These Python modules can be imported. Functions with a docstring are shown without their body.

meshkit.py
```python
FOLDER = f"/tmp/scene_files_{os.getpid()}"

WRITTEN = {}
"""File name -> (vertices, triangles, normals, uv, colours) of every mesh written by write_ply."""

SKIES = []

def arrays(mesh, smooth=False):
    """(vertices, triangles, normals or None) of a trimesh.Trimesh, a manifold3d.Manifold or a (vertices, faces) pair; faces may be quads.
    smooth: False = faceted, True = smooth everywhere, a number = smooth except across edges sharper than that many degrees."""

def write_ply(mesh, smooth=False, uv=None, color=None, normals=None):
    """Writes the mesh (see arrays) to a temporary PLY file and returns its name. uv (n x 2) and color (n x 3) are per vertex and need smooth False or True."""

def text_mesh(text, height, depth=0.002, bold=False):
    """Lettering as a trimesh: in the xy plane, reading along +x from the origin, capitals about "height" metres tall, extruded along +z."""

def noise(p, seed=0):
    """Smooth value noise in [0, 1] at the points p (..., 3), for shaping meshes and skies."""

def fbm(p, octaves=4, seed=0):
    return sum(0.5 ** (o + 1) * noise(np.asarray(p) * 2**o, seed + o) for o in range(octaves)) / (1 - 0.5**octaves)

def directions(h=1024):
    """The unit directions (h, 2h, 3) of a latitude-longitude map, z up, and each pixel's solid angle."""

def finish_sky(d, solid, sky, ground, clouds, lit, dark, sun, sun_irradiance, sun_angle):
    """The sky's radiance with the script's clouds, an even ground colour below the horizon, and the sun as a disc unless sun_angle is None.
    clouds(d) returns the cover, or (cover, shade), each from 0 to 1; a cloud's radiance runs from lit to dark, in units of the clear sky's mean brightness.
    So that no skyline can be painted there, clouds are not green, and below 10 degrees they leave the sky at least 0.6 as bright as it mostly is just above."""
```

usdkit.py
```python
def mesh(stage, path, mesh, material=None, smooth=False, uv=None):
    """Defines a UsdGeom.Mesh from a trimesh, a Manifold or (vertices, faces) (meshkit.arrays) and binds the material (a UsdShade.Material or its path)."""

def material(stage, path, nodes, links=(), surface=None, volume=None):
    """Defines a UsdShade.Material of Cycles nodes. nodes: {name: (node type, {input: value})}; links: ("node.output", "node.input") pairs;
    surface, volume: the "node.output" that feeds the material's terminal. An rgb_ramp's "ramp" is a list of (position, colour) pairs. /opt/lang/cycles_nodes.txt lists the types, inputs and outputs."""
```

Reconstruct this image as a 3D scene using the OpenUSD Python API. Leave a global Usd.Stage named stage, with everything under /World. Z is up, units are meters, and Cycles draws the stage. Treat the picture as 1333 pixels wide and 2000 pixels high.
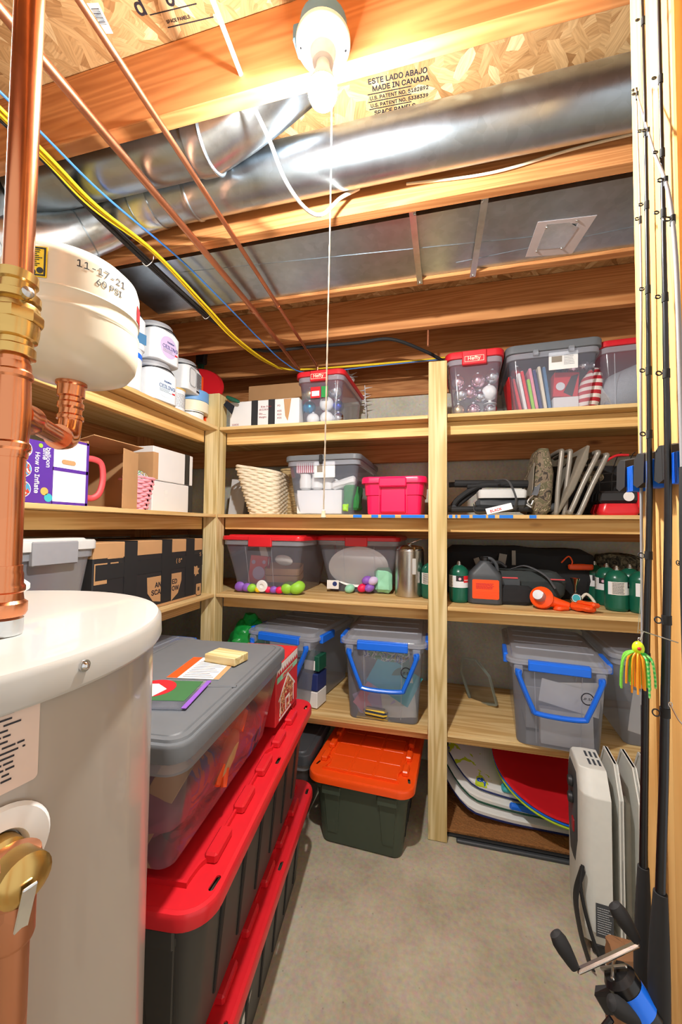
import math, random
import numpy as np, trimesh, shapely
import shapely.geometry as sg
import usdkit, meshkit
from pxr import Usd, UsdGeom, UsdLux, UsdShade, Gf, Sdf, Vt

stage = Usd.Stage.CreateInMemory()
UsdGeom.SetStageUpAxis(stage, 'Z')
WORLD = UsdGeom.Xform.Define(stage, '/World')
UsdGeom.Scope.Define(stage, '/World/Looks')

# ---------------------------------------------------------------- camera, light, exposure
EYE = (0.0, 0.0, 1.48)
YAW, PITCH, ROLL, FPX = math.radians(14.1), math.radians(2.19), math.radians(0.59), 765.0
EXPOSURE = 1.45
BULB_POWER = 1150.0
cam = UsdGeom.Camera.Define(stage, '/World/camera')
cam.CreateHorizontalApertureAttr(24.0)
cam.CreateFocalLengthAttr(24.0 * FPX / 1333.0)
cam.CreateExposureAttr(EXPOSURE)
cam.CreateClippingRangeAttr((0.02, 100.0))
_fw = np.array([-math.sin(YAW) * math.cos(PITCH), math.cos(YAW) * math.cos(PITCH), math.sin(PITCH)])
_rt = np.array([math.cos(YAW), math.sin(YAW), 0.0])
_up = np.cross(_rt, _fw)
_r = math.cos(ROLL) * _rt + math.sin(ROLL) * _up
_u = -math.sin(ROLL) * _rt + math.cos(ROLL) * _up
cam.AddTransformOp().Set(Gf.Matrix4d(*_r, 0, *_u, 0, *(-_fw), 0, *EYE, 1))
dome = UsdLux.DomeLight.Define(stage, '/World/basement_daylight')      # the open basement behind the photographer
dome.CreateIntensityAttr(0.12)
dome.CreateColorAttr(Gf.Vec3f(1.0, 0.97, 0.93))

# ---------------------------------------------------------------- naming helpers
_count = {}
def numbered(parent, name):
    k = (parent, name); n = _count.get(k, 0); _count[k] = n + 1
    return name if n == 0 else f'{name}_{n:03d}'
def _path(p): return '/World' if p is None else str(p.GetPath())
def tag(o, label=None, cat=None, group=None, kind=None):
    p = o.GetPrim() if hasattr(o, 'GetPrim') else o
    for k, v in (('label', label), ('category', cat), ('group', group), ('kind', kind)):
        if v: p.SetCustomDataByKey(k, v)
    return p
def obj(name, mesh, mat, parent=None, label=None, cat=None, group=None, kind=None, smooth=35):
    pp = _path(parent)
    m = usdkit.mesh(stage, f'{pp}/{numbered(pp, name)}', mesh, M(mat), smooth=smooth)
    return tag(m, label, cat, group, kind)
def thing(name, label, cat, loc=(0, 0, 0), rot=(0, 0, 0), group=None, kind=None, parent=None):
    pp = _path(parent)
    x = UsdGeom.Xform.Define(stage, f'{pp}/{numbered(pp, name)}')
    x.AddTranslateOp().Set(Gf.Vec3d(*map(float, loc)))
    if any(rot): x.AddRotateXYZOp().Set(Gf.Vec3f(*map(float, rot)))
    return tag(x, label, cat, group, kind)
def dup(src, loc, rot=(0, 0, 0), label=None, group=None, scale=None):
    was = src.GetCustomData(); name = src.GetName().rstrip('0123456789').rstrip('_')
    x = UsdGeom.Xform.Define(stage, f"/World/{numbered('/World', name)}")
    p = x.GetPrim(); p.GetReferences().AddInternalReference(src.GetPath()); p.SetInstanceable(True)
    x.ClearXformOpOrder()
    for a in ('xformOp:translate', 'xformOp:rotateXYZ', 'xformOp:scale'):
        pass
    x.AddTranslateOp(opSuffix='place').Set(Gf.Vec3d(*map(float, loc)))
    x.AddRotateXYZOp(opSuffix='place').Set(Gf.Vec3f(*map(float, rot)))
    if scale: x.AddScaleOp(opSuffix='place').Set(Gf.Vec3f(*map(float, scale)))
    return tag(p, label or was['label'], was['category'], group or was.get('group'))

# ---------------------------------------------------------------- shape helpers (trimesh)
TM = trimesh.Trimesh
def tm(v, f): return TM(np.asarray(v, float), np.asarray(f, int), process=False)
def cat(*ms):
    ms = [m for a in ms for m in (a if isinstance(a, (list, tuple)) else [a])]
    return trimesh.util.concatenate(ms)
def mv(m, t=(0, 0, 0), r=(0, 0, 0), s=None):
    m = m.copy()
    if s is not None: m.apply_scale(s)
    for ax, a in zip(((1, 0, 0), (0, 1, 0), (0, 0, 1)), r):
        if a: m.apply_transform(trimesh.transformations.rotation_matrix(math.radians(a), ax))
    m.apply_translation(t); return m
def box(x0, x1, y0, y1, z0, z1, b=0.0):
    if b <= 0:
        m = trimesh.creation.box([x1 - x0, y1 - y0, z1 - z0]); m.apply_translation([(x0 + x1) / 2, (y0 + y1) / 2, (z0 + z1) / 2]); return m
    b = min(b, (x1 - x0) * .45, (y1 - y0) * .45, (z1 - z0) * .45)
    p = []
    for x, sx in ((x0, 1), (x1, -1)):
        for y, sy in ((y0, 1), (y1, -1)):
            for z, sz in ((z0, 1), (z1, -1)):
                p += [(x, y + sy * b, z + sz * b), (x + sx * b, y, z + sz * b), (x + sx * b, y + sy * b, z)]
    return trimesh.convex.convex_hull(np.array(p))
def cbox(w, d, h, b=0.0): return box(-w / 2, w / 2, -d / 2, d / 2, 0, h, b)
def beam(a, b_, w, h, up=(0, 0, 1), bev=.001):
    a, b_ = np.array(a, float), np.array(b_, float); L = np.linalg.norm(b_ - a); x = (b_ - a) / L
    u = np.array(up, float); y = np.cross(u, x); y /= np.linalg.norm(y); z = np.cross(x, y)
    m = box(0, L, -w / 2, w / 2, -h / 2, h / 2, bev); T = np.eye(4); T[:3, 0], T[:3, 1], T[:3, 2], T[:3, 3] = x, y, z, a
    m.apply_transform(T); return m
def loft(rings, cap0=True, cap1=True):
    n, k = len(rings[0]), len(rings); v = np.vstack(rings); f = []
    for i in range(k - 1):
        a, b = i * n, (i + 1) * n
        for j in range(n):
            q = (j + 1) % n; f += [(a + j, a + q, b + q), (a + j, b + q, b + j)]
    if cap0: v = np.vstack([v, np.mean(rings[0], 0)]); c = len(v) - 1; f += [(c, (j + 1) % n, j) for j in range(n)]
    if cap1: v = np.vstack([v, np.mean(rings[-1], 0)]); c = len(v) - 1; o = (k - 1) * n; f += [(c, o + j, o + (j + 1) % n) for j in range(n)]
    return tm(v, f)
def rr(w, d, r, z, n=5, dx=0, dy=0):
    r = max(min(r, w / 2 - 1e-4, d / 2 - 1e-4), 1e-4); p = []
    for cx, cy, a0 in ((w / 2 - r, d / 2 - r, 0), (-w / 2 + r, d / 2 - r, 90), (-w / 2 + r, -d / 2 + r, 180), (w / 2 - r, -d / 2 + r, 270)):
        for i in range(n + 1):
            a = math.radians(a0 + 90 * i / n); p.append((cx + r * math.cos(a) + dx, cy + r * math.sin(a) + dy, z))
    return np.array(p)
def circ(r, z, n=32, cx=0, cy=0):
    a = np.linspace(0, 2 * np.pi, n, endpoint=False); return np.stack([cx + r * np.cos(a), cy + r * np.sin(a), np.full(n, z)], 1)
def lathe(prof, n=40, cap0=True, cap1=True): return loft([circ(max(r, 1e-4), z, n) for r, z in prof], cap0, cap1)
def curve(pts, k=8):
    p = np.array(pts, float)
    if len(p) < 3: return p
    e = np.vstack([2 * p[0] - p[1], p, 2 * p[-1] - p[-2]]); out = []
    for i in range(1, len(e) - 2):
        for t in np.linspace(0, 1, k, endpoint=False):
            a, b, c, d = e[i - 1], e[i], e[i + 1], e[i + 2]
            out.append(.5 * (2 * b + (c - a) * t + (2 * a - 5 * b + 4 * c - d) * t * t + (3 * b - a - 3 * c + d) * t ** 3))
    return np.array(out + [p[-1]])
def tube(pts, r, n=10, flat=None, caps=True):
    p = np.array(pts, float); r = np.broadcast_to(r, len(p)); t = np.gradient(p, axis=0); t /= np.linalg.norm(t, axis=1, keepdims=True)
    u = np.cross(t[0], [0, 0, 1.0]);
    if np.linalg.norm(u) < .1: u = np.cross(t[0], [0, 1.0, 0])
    u /= np.linalg.norm(u); rings = []; a = np.linspace(0, 2 * np.pi, n, endpoint=False)
    for i in range(len(p)):
        u = u - t[i] * (u @ t[i]); u /= np.linalg.norm(u); w = np.cross(t[i], u)
        fu, fw = (1, 1) if flat is None else flat
        rings.append(p[i] + r[i] * (np.outer(np.cos(a) * fu, u) + np.outer(np.sin(a) * fw, w)))
    return loft(rings, caps, caps)
def ext(poly, h, z=0):
    m = trimesh.creation.extrude_polygon(poly, h, engine='earcut'); m.apply_translation([0, 0, z]); return m
def ball(r, c=(0, 0, 0), n=2, s=None):
    m = trimesh.creation.icosphere(n, r)
    if s is not None: m.apply_scale(s)
    m.apply_translation(c); return m
def crumple(m, amp, freq, seed=0):
    m = m.copy(); v = m.vertices; d = np.stack([meshkit.fbm(v * freq + 31 * k, 3, seed + k) for k in range(3)], 1) - .5
    m.vertices = v + d * 2 * amp; return m
def grid(w, d, nx, ny):
    xs, ys = np.meshgrid(np.linspace(-w / 2, w / 2, nx + 1), np.linspace(-d / 2, d / 2, ny + 1), indexing='ij')
    v = np.stack([xs.ravel(), ys.ravel(), 0 * xs.ravel()], 1); f = []
    for i in range(nx):
        for j in range(ny):
            a = i * (ny + 1) + j; f += [(a, a + ny + 1, a + ny + 2), (a, a + ny + 2, a + 1)]
    return tm(v, f)
def text(s, h, depth=.0008, bold=False, flip=None):
    """Lettering in the xz plane, reading along +x, facing -y, from the origin."""
    return mv(meshkit.text_mesh(s, h, depth, bold), r=(90, 0, 0))
def ctext(s, h, depth=.0008, bold=False):
    m = text(s, h, depth, bold); b = m.bounds; m.apply_translation([-(b[0, 0] + b[1, 0]) / 2, 0, -(b[0, 2] + b[1, 2]) / 2]); return m
def lines(w, h, n, t=.35, seed=0, ragged=.25):
    """Unreadably small printed lines: thin bars in the xz plane, facing -y."""
    rs = random.Random(seed); out = []
    for i in range(n):
        z = h / 2 - h * (i + .5) / n; L = w * (1 - ragged * rs.random()); x = -w / 2
        while x < -w / 2 + L - .002:
            q = min(w * rs.uniform(.06, .16), -w / 2 + L - x); out.append(box(x, x + q * .86, -.0005, 0, z - h / n * t / 2, z + h / n * t / 2)); x += q
    return cat(out)
def onface(m, loc, yaw=0): return mv(m, loc, (0, 0, yaw))
def bend(m, R, cx=0, cy=0):
    """Wraps a mesh laid out facing -y (x along the girth) round a vertical cylinder of radius R."""
    m = m.copy(); v = m.vertices; a = v[:, 0] / R - math.pi / 2; q = R - v[:, 1]
    m.vertices = np.stack([cx + q * np.cos(a), cy + q * np.sin(a), v[:, 2]], 1); return m
def fine(m, size): v, f = trimesh.remesh.subdivide_to_size(m.vertices, m.faces, size, max_iter=12); return tm(v, f)

# ---------------------------------------------------------------- materials
_mats = {}
def M(n):
    if n not in _mats: raise KeyError(n)
    return _mats[n]
def mk(name, nodes, links, surface): _mats[name] = usdkit.material(stage, f'/World/Looks/{name}', nodes, links, surface=surface)
def lin(c):
    c = np.array(c, float) / 255 if max(c) > 1 else np.array(c, float)
    return tuple(np.where(c <= .04045, c / 12.92, ((c + .055) / 1.055) ** 2.4))
def plain(name, c, rough=.5, metal=0., spec=.5, noise=.06, nscale=40, bump=0., bscale=200, **kw):
    c = lin(c); lo, hi = [x * (1 - noise) for x in c], [min(1, x * (1 + noise)) for x in c]
    n = {'tc': ('texture_coordinate', {}), 'n': ('noise_texture', {'scale': nscale, 'detail': 3.0}),
         'm': ('mix', {'color1': lo, 'color2': hi}),
         'p': ('principled_bsdf', {'roughness': rough, 'metallic': metal, 'specular_ior_level': spec, **kw})}
    l = [('tc.object', 'n.vector'), ('n.fac', 'm.fac'), ('m.color', 'p.base_color')]
    if bump:
        n['bn'] = ('noise_texture', {'scale': bscale, 'detail': 2.0}); n['b'] = ('bump', {'strength': bump, 'distance': .002})
        l += [('tc.object', 'bn.vector'), ('bn.fac', 'b.height'), ('b.normal', 'p.normal')]
    mk(name, n, l, 'p.BSDF')
def wood(name, axis, light, dark, knot=None, ring=9.0, rough=.6, contrast=1.0):
    """Board with its grain along the given axis: stretched noise, faint rings and a few knots."""
    s = [24.0, 24.0, 24.0]; s['xyz'.index(axis)] = 1.1
    k = [9.0, 9.0, 9.0]; k['xyz'.index(axis)] = 3.2
    kn = lin(knot or (120, 70, 35))
    n = {'tc': ('texture_coordinate', {}), 'oi': ('object_info', {}), 'w': ('math', {'math_type': 'multiply', 'value2': 57.0}),
         'map': ('mapping', {'scale': s}), 'n1': ('noise_texture', {'dimensions': '4D', 'scale': 1.0, 'detail': 5.0, 'roughness': .62, 'distortion': .6}),
         'map2': ('mapping', {'scale': [x * .42 for x in s]}), 'n2': ('noise_texture', {'dimensions': '4D', 'scale': 1.0, 'detail': 2.0, 'distortion': 1.2}),
         'sin': ('math', {'math_type': 'multiply', 'value2': ring * 6.0}), 'sn': ('math', {'math_type': 'sine'}),
         'r': ('map_range', {'from_min': -1.0, 'from_max': 1.0, 'to_min': 0.0, 'to_max': .42 * contrast}),
         'a': ('math', {'math_type': 'multiply_add', 'value2': .9 * contrast}),
         'ramp': ('rgb_ramp', {'ramp': [(0.25, lin(light)), (.85, lin(dark)), (1.0, [x * .8 for x in lin(dark)])]}),
         'mk': ('mapping', {'scale': k}), 'v': ('voronoi_texture', {'dimensions': '4D', 'scale': 1.0, 'randomness': 1.0}),
         'kr': ('map_range', {'from_min': .05, 'from_max': .16, 'to_min': .85, 'to_max': 0.0, 'clamp': True}),
         'mix': ('mix', {'color2': kn}), 'b': ('bump', {'strength': .12, 'distance': .001}),
         'p': ('principled_bsdf', {'roughness': rough, 'specular_ior_level': .25})}
    l = [('oi.random', 'w.value1'), ('tc.object', 'map.vector'), ('map.vector', 'n1.vector'), ('w.value', 'n1.w'),
         ('tc.object', 'map2.vector'), ('map2.vector', 'n2.vector'), ('w.value', 'n2.w'), ('n2.fac', 'sin.value1'), ('sin.value', 'sn.value1'), ('sn.value', 'r.value'),
         ('n1.fac', 'a.value1'), ('r.result', 'a.value3'), ('a.value', 'ramp.fac'),
         ('tc.object', 'mk.vector'), ('mk.vector', 'v.vector'), ('w.value', 'v.w'), ('v.distance', 'kr.value'), ('kr.result', 'mix.fac'), ('ramp.color', 'mix.color1'),
         ('mix.color', 'p.base_color'), ('n1.fac', 'b.height'), ('b.normal', 'p.normal')]
    mk(name, n, l, 'p.BSDF')
PT = ((240, 202, 136), (212, 162, 94))          # shelving lumber
FIR = ((212, 150, 94), (174, 110, 62))           # joists
for ax in 'xyz':
    wood(f'pine_{ax}', ax, *PT, contrast=.85); wood(f'fir_{ax}', ax, *FIR, ring=14, contrast=.82)
    wood(f'treated_{ax}', ax, (233, 216, 168), (196, 170, 112)); wood(f'stud_{ax}', ax, (226, 182, 116), (206, 154, 88), contrast=.8)
    wood(f'ply_{ax}', ax, (232, 205, 150), (206, 166, 106), knot=(190, 140, 80), ring=5)
def osb():
    """Strand board: four layers of long overlapping flakes at different angles, each with its own tone and fine streaks."""
    n = {'tc': ('texture_coordinate', {}), 'ramp': ('rgb_ramp', {'ramp': [(0, lin((150, 108, 66))), (.15, lin((174, 132, 86))), (.5, lin((188, 148, 100))), (.85, lin((200, 162, 114))), (1, lin((222, 192, 146)))]}),
         'mul': ('mix', {'mix_type': 'multiply', 'fac': .5}), 'b': ('bump', {'strength': .35, 'distance': .002}), 'p': ('principled_bsdf', {'roughness': .62, 'specular_ior_level': .3}),
         'wn': ('noise_texture', {'scale': 9.0, 'detail': 2.0}), 'wm': ('vector_math', {'math_type': 'multiply_add', 'vector2': (.03, .03, 0)})}
    l = [('tc.object', 'wn.vector'), ('wn.color', 'wm.vector1'), ('tc.object', 'wm.vector3')]; prev = pst = None
    for i, (rot, sc, thr) in enumerate(((.35, (17, 44, 1), 0), (-.5, (15, 40, 1), .55), (1.25, (14, 36, 1), .66), (-1.0, (13, 50, 1), .78))):
        n[f'r{i}'] = ('mapping', {'rotation': (0, 0, rot)}); n[f's{i}'] = ('mapping', {'scale': sc, 'location': (i * 3.3, i * 1.7, 0)}); n[f'v{i}'] = ('voronoi_texture', {'scale': 1.0, 'dimensions': '2D'})
        n[f'g{i}'] = ('separate_color', {}); n[f'k{i}'] = ('mapping', {'scale': (22, 260, 1)}); n[f'f{i}'] = ('noise_texture', {'scale': 1.0, 'detail': 3.0})
        l += [('wm.vector', f'r{i}.vector'), (f'r{i}.vector', f's{i}.vector'), (f's{i}.vector', f'v{i}.vector'), (f'v{i}.color', f'g{i}.color'), (f'r{i}.vector', f'k{i}.vector'), (f'k{i}.vector', f'f{i}.vector')]
        if i == 0: prev, pst = 'g0.r', 'f0.fac'; continue
        n[f'c{i}'] = ('math', {'math_type': 'greater_than', 'value2': thr}); n[f'm{i}'] = ('mix_float', {}); n[f't{i}'] = ('mix_float', {})
        l += [(f'g{i}.g', f'c{i}.value1'), (f'c{i}.value', f'm{i}.fac'), (prev, f'm{i}.a'), (f'g{i}.r', f'm{i}.b'), (f'c{i}.value', f't{i}.fac'), (pst, f't{i}.a'), (f'f{i}.fac', f't{i}.b')]; prev, pst = f'm{i}.result', f't{i}.result'
    n['sr'] = ('rgb_ramp', {'ramp': [(.3, (.45, .40, .34)), (.62, (1, 1, 1))]})
    l += [(prev, 'ramp.fac'), (pst, 'sr.fac'), ('ramp.color', 'mul.color1'), ('sr.color', 'mul.color2'), ('mul.color', 'p.base_color'), (prev, 'b.height'), ('b.normal', 'p.normal')]
    mk('osb', n, l, 'p.BSDF')
osb()
def concrete(name, c, c2, speck, rough=.75):
    n = {'tc': ('texture_coordinate', {}), 'n1': ('noise_texture', {'scale': 2.6, 'detail': 8.0, 'roughness': .62}), 'n2': ('noise_texture', {'scale': 60.0, 'detail': 5.0}),
         'ramp': ('rgb_ramp', {'ramp': [(.3, lin(c2)), (.62, lin(c))]}), 'v': ('voronoi_texture', {'scale': 26.0}), 'vr': ('map_range', {'from_min': .03, 'from_max': .1, 'to_min': .5, 'to_max': 0, 'clamp': True}),
         'm': ('mix', {'color2': lin(speck)}), 'o': ('mix', {'mix_type': 'overlay', 'fac': .35}), 'b': ('bump', {'strength': .25, 'distance': .003}), 'p': ('principled_bsdf', {'roughness': rough, 'specular_ior_level': .3})}
    l = [('tc.object', 'n1.vector'), ('tc.object', 'n2.vector'), ('tc.object', 'v.vector'), ('n1.fac', 'ramp.fac'), ('v.distance', 'vr.value'), ('vr.result', 'm.fac'), ('ramp.color', 'm.color1'),
         ('m.color', 'o.color1'), ('n2.color', 'o.color2'), ('o.color', 'p.base_color'), ('n2.fac', 'b.height'), ('b.normal', 'p.normal')]
    mk(name, n, l, 'p.BSDF')
concrete('floor_concrete', (196, 184, 162), (164, 152, 130), (120, 110, 92))
concrete('wall_concrete', (208, 206, 192), (176, 172, 156), (110, 106, 96))
def metal(name, c, rough, spangle=0., scale=60, metallic=1.0):
    c = lin(c)
    n = {'tc': ('texture_coordinate', {}), 'v': ('voronoi_texture', {'scale': float(scale)}), 'bw': ('rgb_to_bw', {}), 'nn': ('noise_texture', {'scale': 7.0, 'detail': 5.0}),
         'm': ('mix', {'color1': [x * (1 - spangle) for x in c], 'color2': [min(1, x * (1 + spangle)) for x in c]}), 'r': ('map_range', {'to_min': max(.03, rough - .1), 'to_max': rough + .12}),
         'p': ('principled_bsdf', {'metallic': metallic})}
    l = [('tc.object', 'v.vector'), ('tc.object', 'nn.vector'), ('v.color', 'bw.color'), ('bw.val', 'm.fac'), ('m.color', 'p.base_color'), ('nn.fac', 'r.value'), ('r.result', 'p.roughness')]
    mk(name, n, l, 'p.BSDF')
metal('galvanized', (176, 188, 198), .33, .08, 40); metal('galvanized_dull', (158, 170, 178), .36, .06, 30); metal('galvanized_bright', (214, 220, 224), .28, .05, 80)
metal('copper', (212, 144, 108), .28, .12, 18); metal('copper_shiny', (222, 146, 104), .2, .08, 18); metal('copper_dull', (204, 140, 104), .4, .15, 14)
metal('brass', (214, 178, 108), .25, .06, 30); metal('steel', (200, 198, 194), .24, .04, 30); metal('chrome', (215, 216, 218), .1, .02, 30); metal('dark_steel', (70, 72, 76), .35, .05)
def clear(name, c, milk=.12, rough=.12, gloss=1.0):
    """Clear storage-box plastic: mostly see-through, a little milky, with a sheen."""
    n = {'t': ('transparent_bsdf', {'color': [.9 + .1 * x for x in lin(c)]}), 'd': ('diffuse_bsdf', {'color': lin(c)}), 'tl': ('translucent_bsdf', {'color': lin(c)}), 'dm': ('mix_closure', {'fac': .5}),
         'm1': ('mix_closure', {'fac': milk}), 'g': ('glossy_bsdf', {'color': (1, 1, 1), 'roughness': rough}), 'f': ('fresnel', {'IOR': 1.35}), 'm2': ('mix_closure', {})}
    l = [('d.BSDF', 'dm.closure1'), ('tl.BSDF', 'dm.closure2'), ('t.BSDF', 'm1.closure1'), ('dm.closure', 'm1.closure2'), ('m1.closure', 'm2.closure1'), ('g.BSDF', 'm2.closure2'), ('f.fac', 'm2.fac')]
    mk(name, n, l, 'm2.closure')
clear('clear_plastic', (224, 234, 255), .20); clear('milky_plastic', (230, 235, 244), .42, .2); clear('lid_plastic', (236, 241, 252), .52, .14); clear('glass_sheet', (225, 238, 232), .04, .03)
clear('smoky_plastic', (200, 190, 198), .22)
clear('fishing_line', (220, 235, 215), .3)
def rough_weave(name, c, c2, scale=120.0, rough=.85):
    n = {'tc': ('texture_coordinate', {}), 'w': ('wave_texture', {'scale': scale, 'distortion': 1.0, 'bands_direction': 'x'}), 'w2': ('wave_texture', {'scale': scale, 'distortion': 1.0, 'bands_direction': 'z'}),
         'a': ('math', {'math_type': 'multiply'}), 'm': ('mix', {'color1': lin(c2), 'color2': lin(c)}), 'p': ('principled_bsdf', {'roughness': rough, 'specular_ior_level': .2})}
    mk(name, n, [('tc.object', 'w.vector'), ('tc.object', 'w2.vector'), ('w.fac', 'a.value1'), ('w2.fac', 'a.value2'), ('a.value', 'm.fac'), ('m.color', 'p.base_color')], 'p.BSDF')
def stripes(name, c1, c2, axis, scale, rough=.8):
    n = {'tc': ('texture_coordinate', {}), 'w': ('wave_texture', {'scale': scale, 'bands_direction': axis}), 'g': ('math', {'math_type': 'greater_than', 'value2': .5}),
         'm': ('mix', {'color1': lin(c1), 'color2': lin(c2)}), 'p': ('principled_bsdf', {'roughness': rough})}
    mk(name, n, [('tc.object', 'w.vector'), ('w.fac', 'g.value1'), ('g.value', 'm.fac'), ('m.color', 'p.base_color')], 'p.BSDF')
def blotch(name, cols, scale, rough=.8, dist=1.5):
    n = {'tc': ('texture_coordinate', {}), 'n': ('noise_texture', {'scale': scale, 'detail': 4.0, 'distortion': dist}), 'r': ('rgb_ramp', {'interpolate': False, 'ramp': [(p, lin(c)) for p, c in cols]}),
         'p': ('principled_bsdf', {'roughness': rough})}
    mk(name, n, [('tc.object', 'n.vector'), ('n.fac', 'r.fac'), ('r.color', 'p.base_color')], 'p.BSDF')
blotch('camo', [(0, (58, 50, 40)), (.4, (120, 104, 84)), (.5, (92, 88, 62)), (.6, (176, 158, 132))], 16, dist=2.5)
blotch('camo_dark', [(0, (30, 30, 26)), (.45, (70, 66, 52)), (.56, (110, 104, 84))], 22, dist=2.5)
def emit(name, c, s): mk(name, {'e': ('emission', {'color': c, 'strength': s})}, [], 'e.emission')
emit('bulb_glow', (1.0, .985, .955), BULB_POWER)
COL = dict(white=(238, 238, 236), off_white=(226, 222, 212), paper=(232, 230, 226), cream_steel=(228, 220, 198), black=(24, 24, 26), soft_black=(38, 38, 40), ink=(34, 32, 40), charcoal=(64, 68, 72), grey_lid=(104, 108, 112), light_grey=(176, 178, 180), pale_grey=(205, 205, 202),
  red=(206, 30, 42), bright_red=(226, 24, 34), dark_red=(150, 28, 36), orange=(242, 84, 22), tote_orange=(240, 74, 24), blue=(30, 104, 214), cable_blue=(66, 130, 214), pale_blue=(110, 160, 214), navy=(34, 50, 110), yellow=(244, 208, 30), green=(30, 140, 60), dark_green=(20, 84, 62), propane_green=(22, 92, 72), lime=(196, 226, 48),
  hot_pink=(232, 22, 84), pink=(240, 150, 166), coral=(226, 84, 88), purple=(86, 44, 150), lilac=(206, 186, 222), teal=(64, 178, 190), mint=(150, 216, 182), tan=(196, 150, 104), cardboard=(190, 146, 100), cardboard_dark=(160, 118, 78), brown=(120, 80, 50), taupe=(140, 130, 116), plastic_grey=(150, 150, 154), heater_white=(220, 216, 206), radiator=(214, 214, 206),
  tin_white=(228, 230, 232), lampholder=(240, 240, 238), box_blue=(90, 140, 170), rope=(232, 224, 206), skin_tan=(214, 170, 130), cream=(236, 224, 196), pale_pink=(226, 180, 196), light_green=(150, 210, 60), violet=(140, 90, 190), tarp=(28, 48, 58), steel_blue=(70, 120, 160), gold=(206, 170, 90), silver=(214, 216, 220), tote_black=(66, 76, 62), tote_body=(62, 61, 58), label_beige=(224, 200, 184), patch_tape=(198, 184, 182), disc_blue=(206, 224, 236), sage=(58, 110, 66))
for k, v in COL.items(): plain(k, v, .5)
for k, v in dict(gloss_red=(214, 34, 44), gloss_orange=(246, 82, 20), gloss_white=(236, 236, 232), gloss_cream=(214, 206, 184), gloss_green=(18, 92, 70), gloss_blue=(26, 112, 236), gloss_pink=(236, 22, 88), gloss_black=(20, 20, 22)).items(): plain(k, v, .28, noise=.03)
plain('rubber', (30, 30, 31), .75); plain('fabric_black', (34, 34, 36), .92, bump=.4, bscale=300); plain('fabric_grey', (124, 116, 102), .92, bump=.4, bscale=260); plain('strap_grey', (92, 94, 98), .8, bump=.3, bscale=400)
plain('card', (190, 146, 100), .85, noise=.1, nscale=14); plain('card_dark', (158, 116, 76), .85, noise=.1, nscale=14); plain('white_card', (228, 226, 224), .7, noise=.04, nscale=10)
plain('heater_enamel', (186, 183, 176), .3, noise=.02, nscale=6, coat_weight=.4); plain('jacket_enamel', (172, 162, 150), .32, noise=.02, nscale=6, coat_weight=.5); plain('coir', (150, 100, 54), .95, noise=.35, nscale=160, bump=.9, bscale=260)
plain('felt', (44, 120, 60), .95); plain('wicker', (236, 222, 196), .7, noise=.18, nscale=60); plain('wicker_dark', (190, 164, 118), .75, noise=.2, nscale=60); plain('wicker_pink', (244, 168, 182), .6, noise=.1, nscale=60)
plain('towel_grey', (160, 162, 166), .95, noise=.15, nscale=80, bump=.8, bscale=200); plain('bag_green', (24, 146, 62), .3, noise=.15, nscale=20); plain('painted_red_card', (208, 36, 42), .5)
metal('ornament_pink', (232, 190, 204), .18, .05); metal('ornament_silver', (216, 218, 224), .16, .04); metal('ornament_red', (196, 24, 40), .15, .05); metal('ornament_blue', (40, 60, 190), .15, .05); metal('ornament_teal', (40, 150, 200), .2, .2, 120); metal('ornament_gold', (222, 200, 150), .3, .15, 140)
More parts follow.
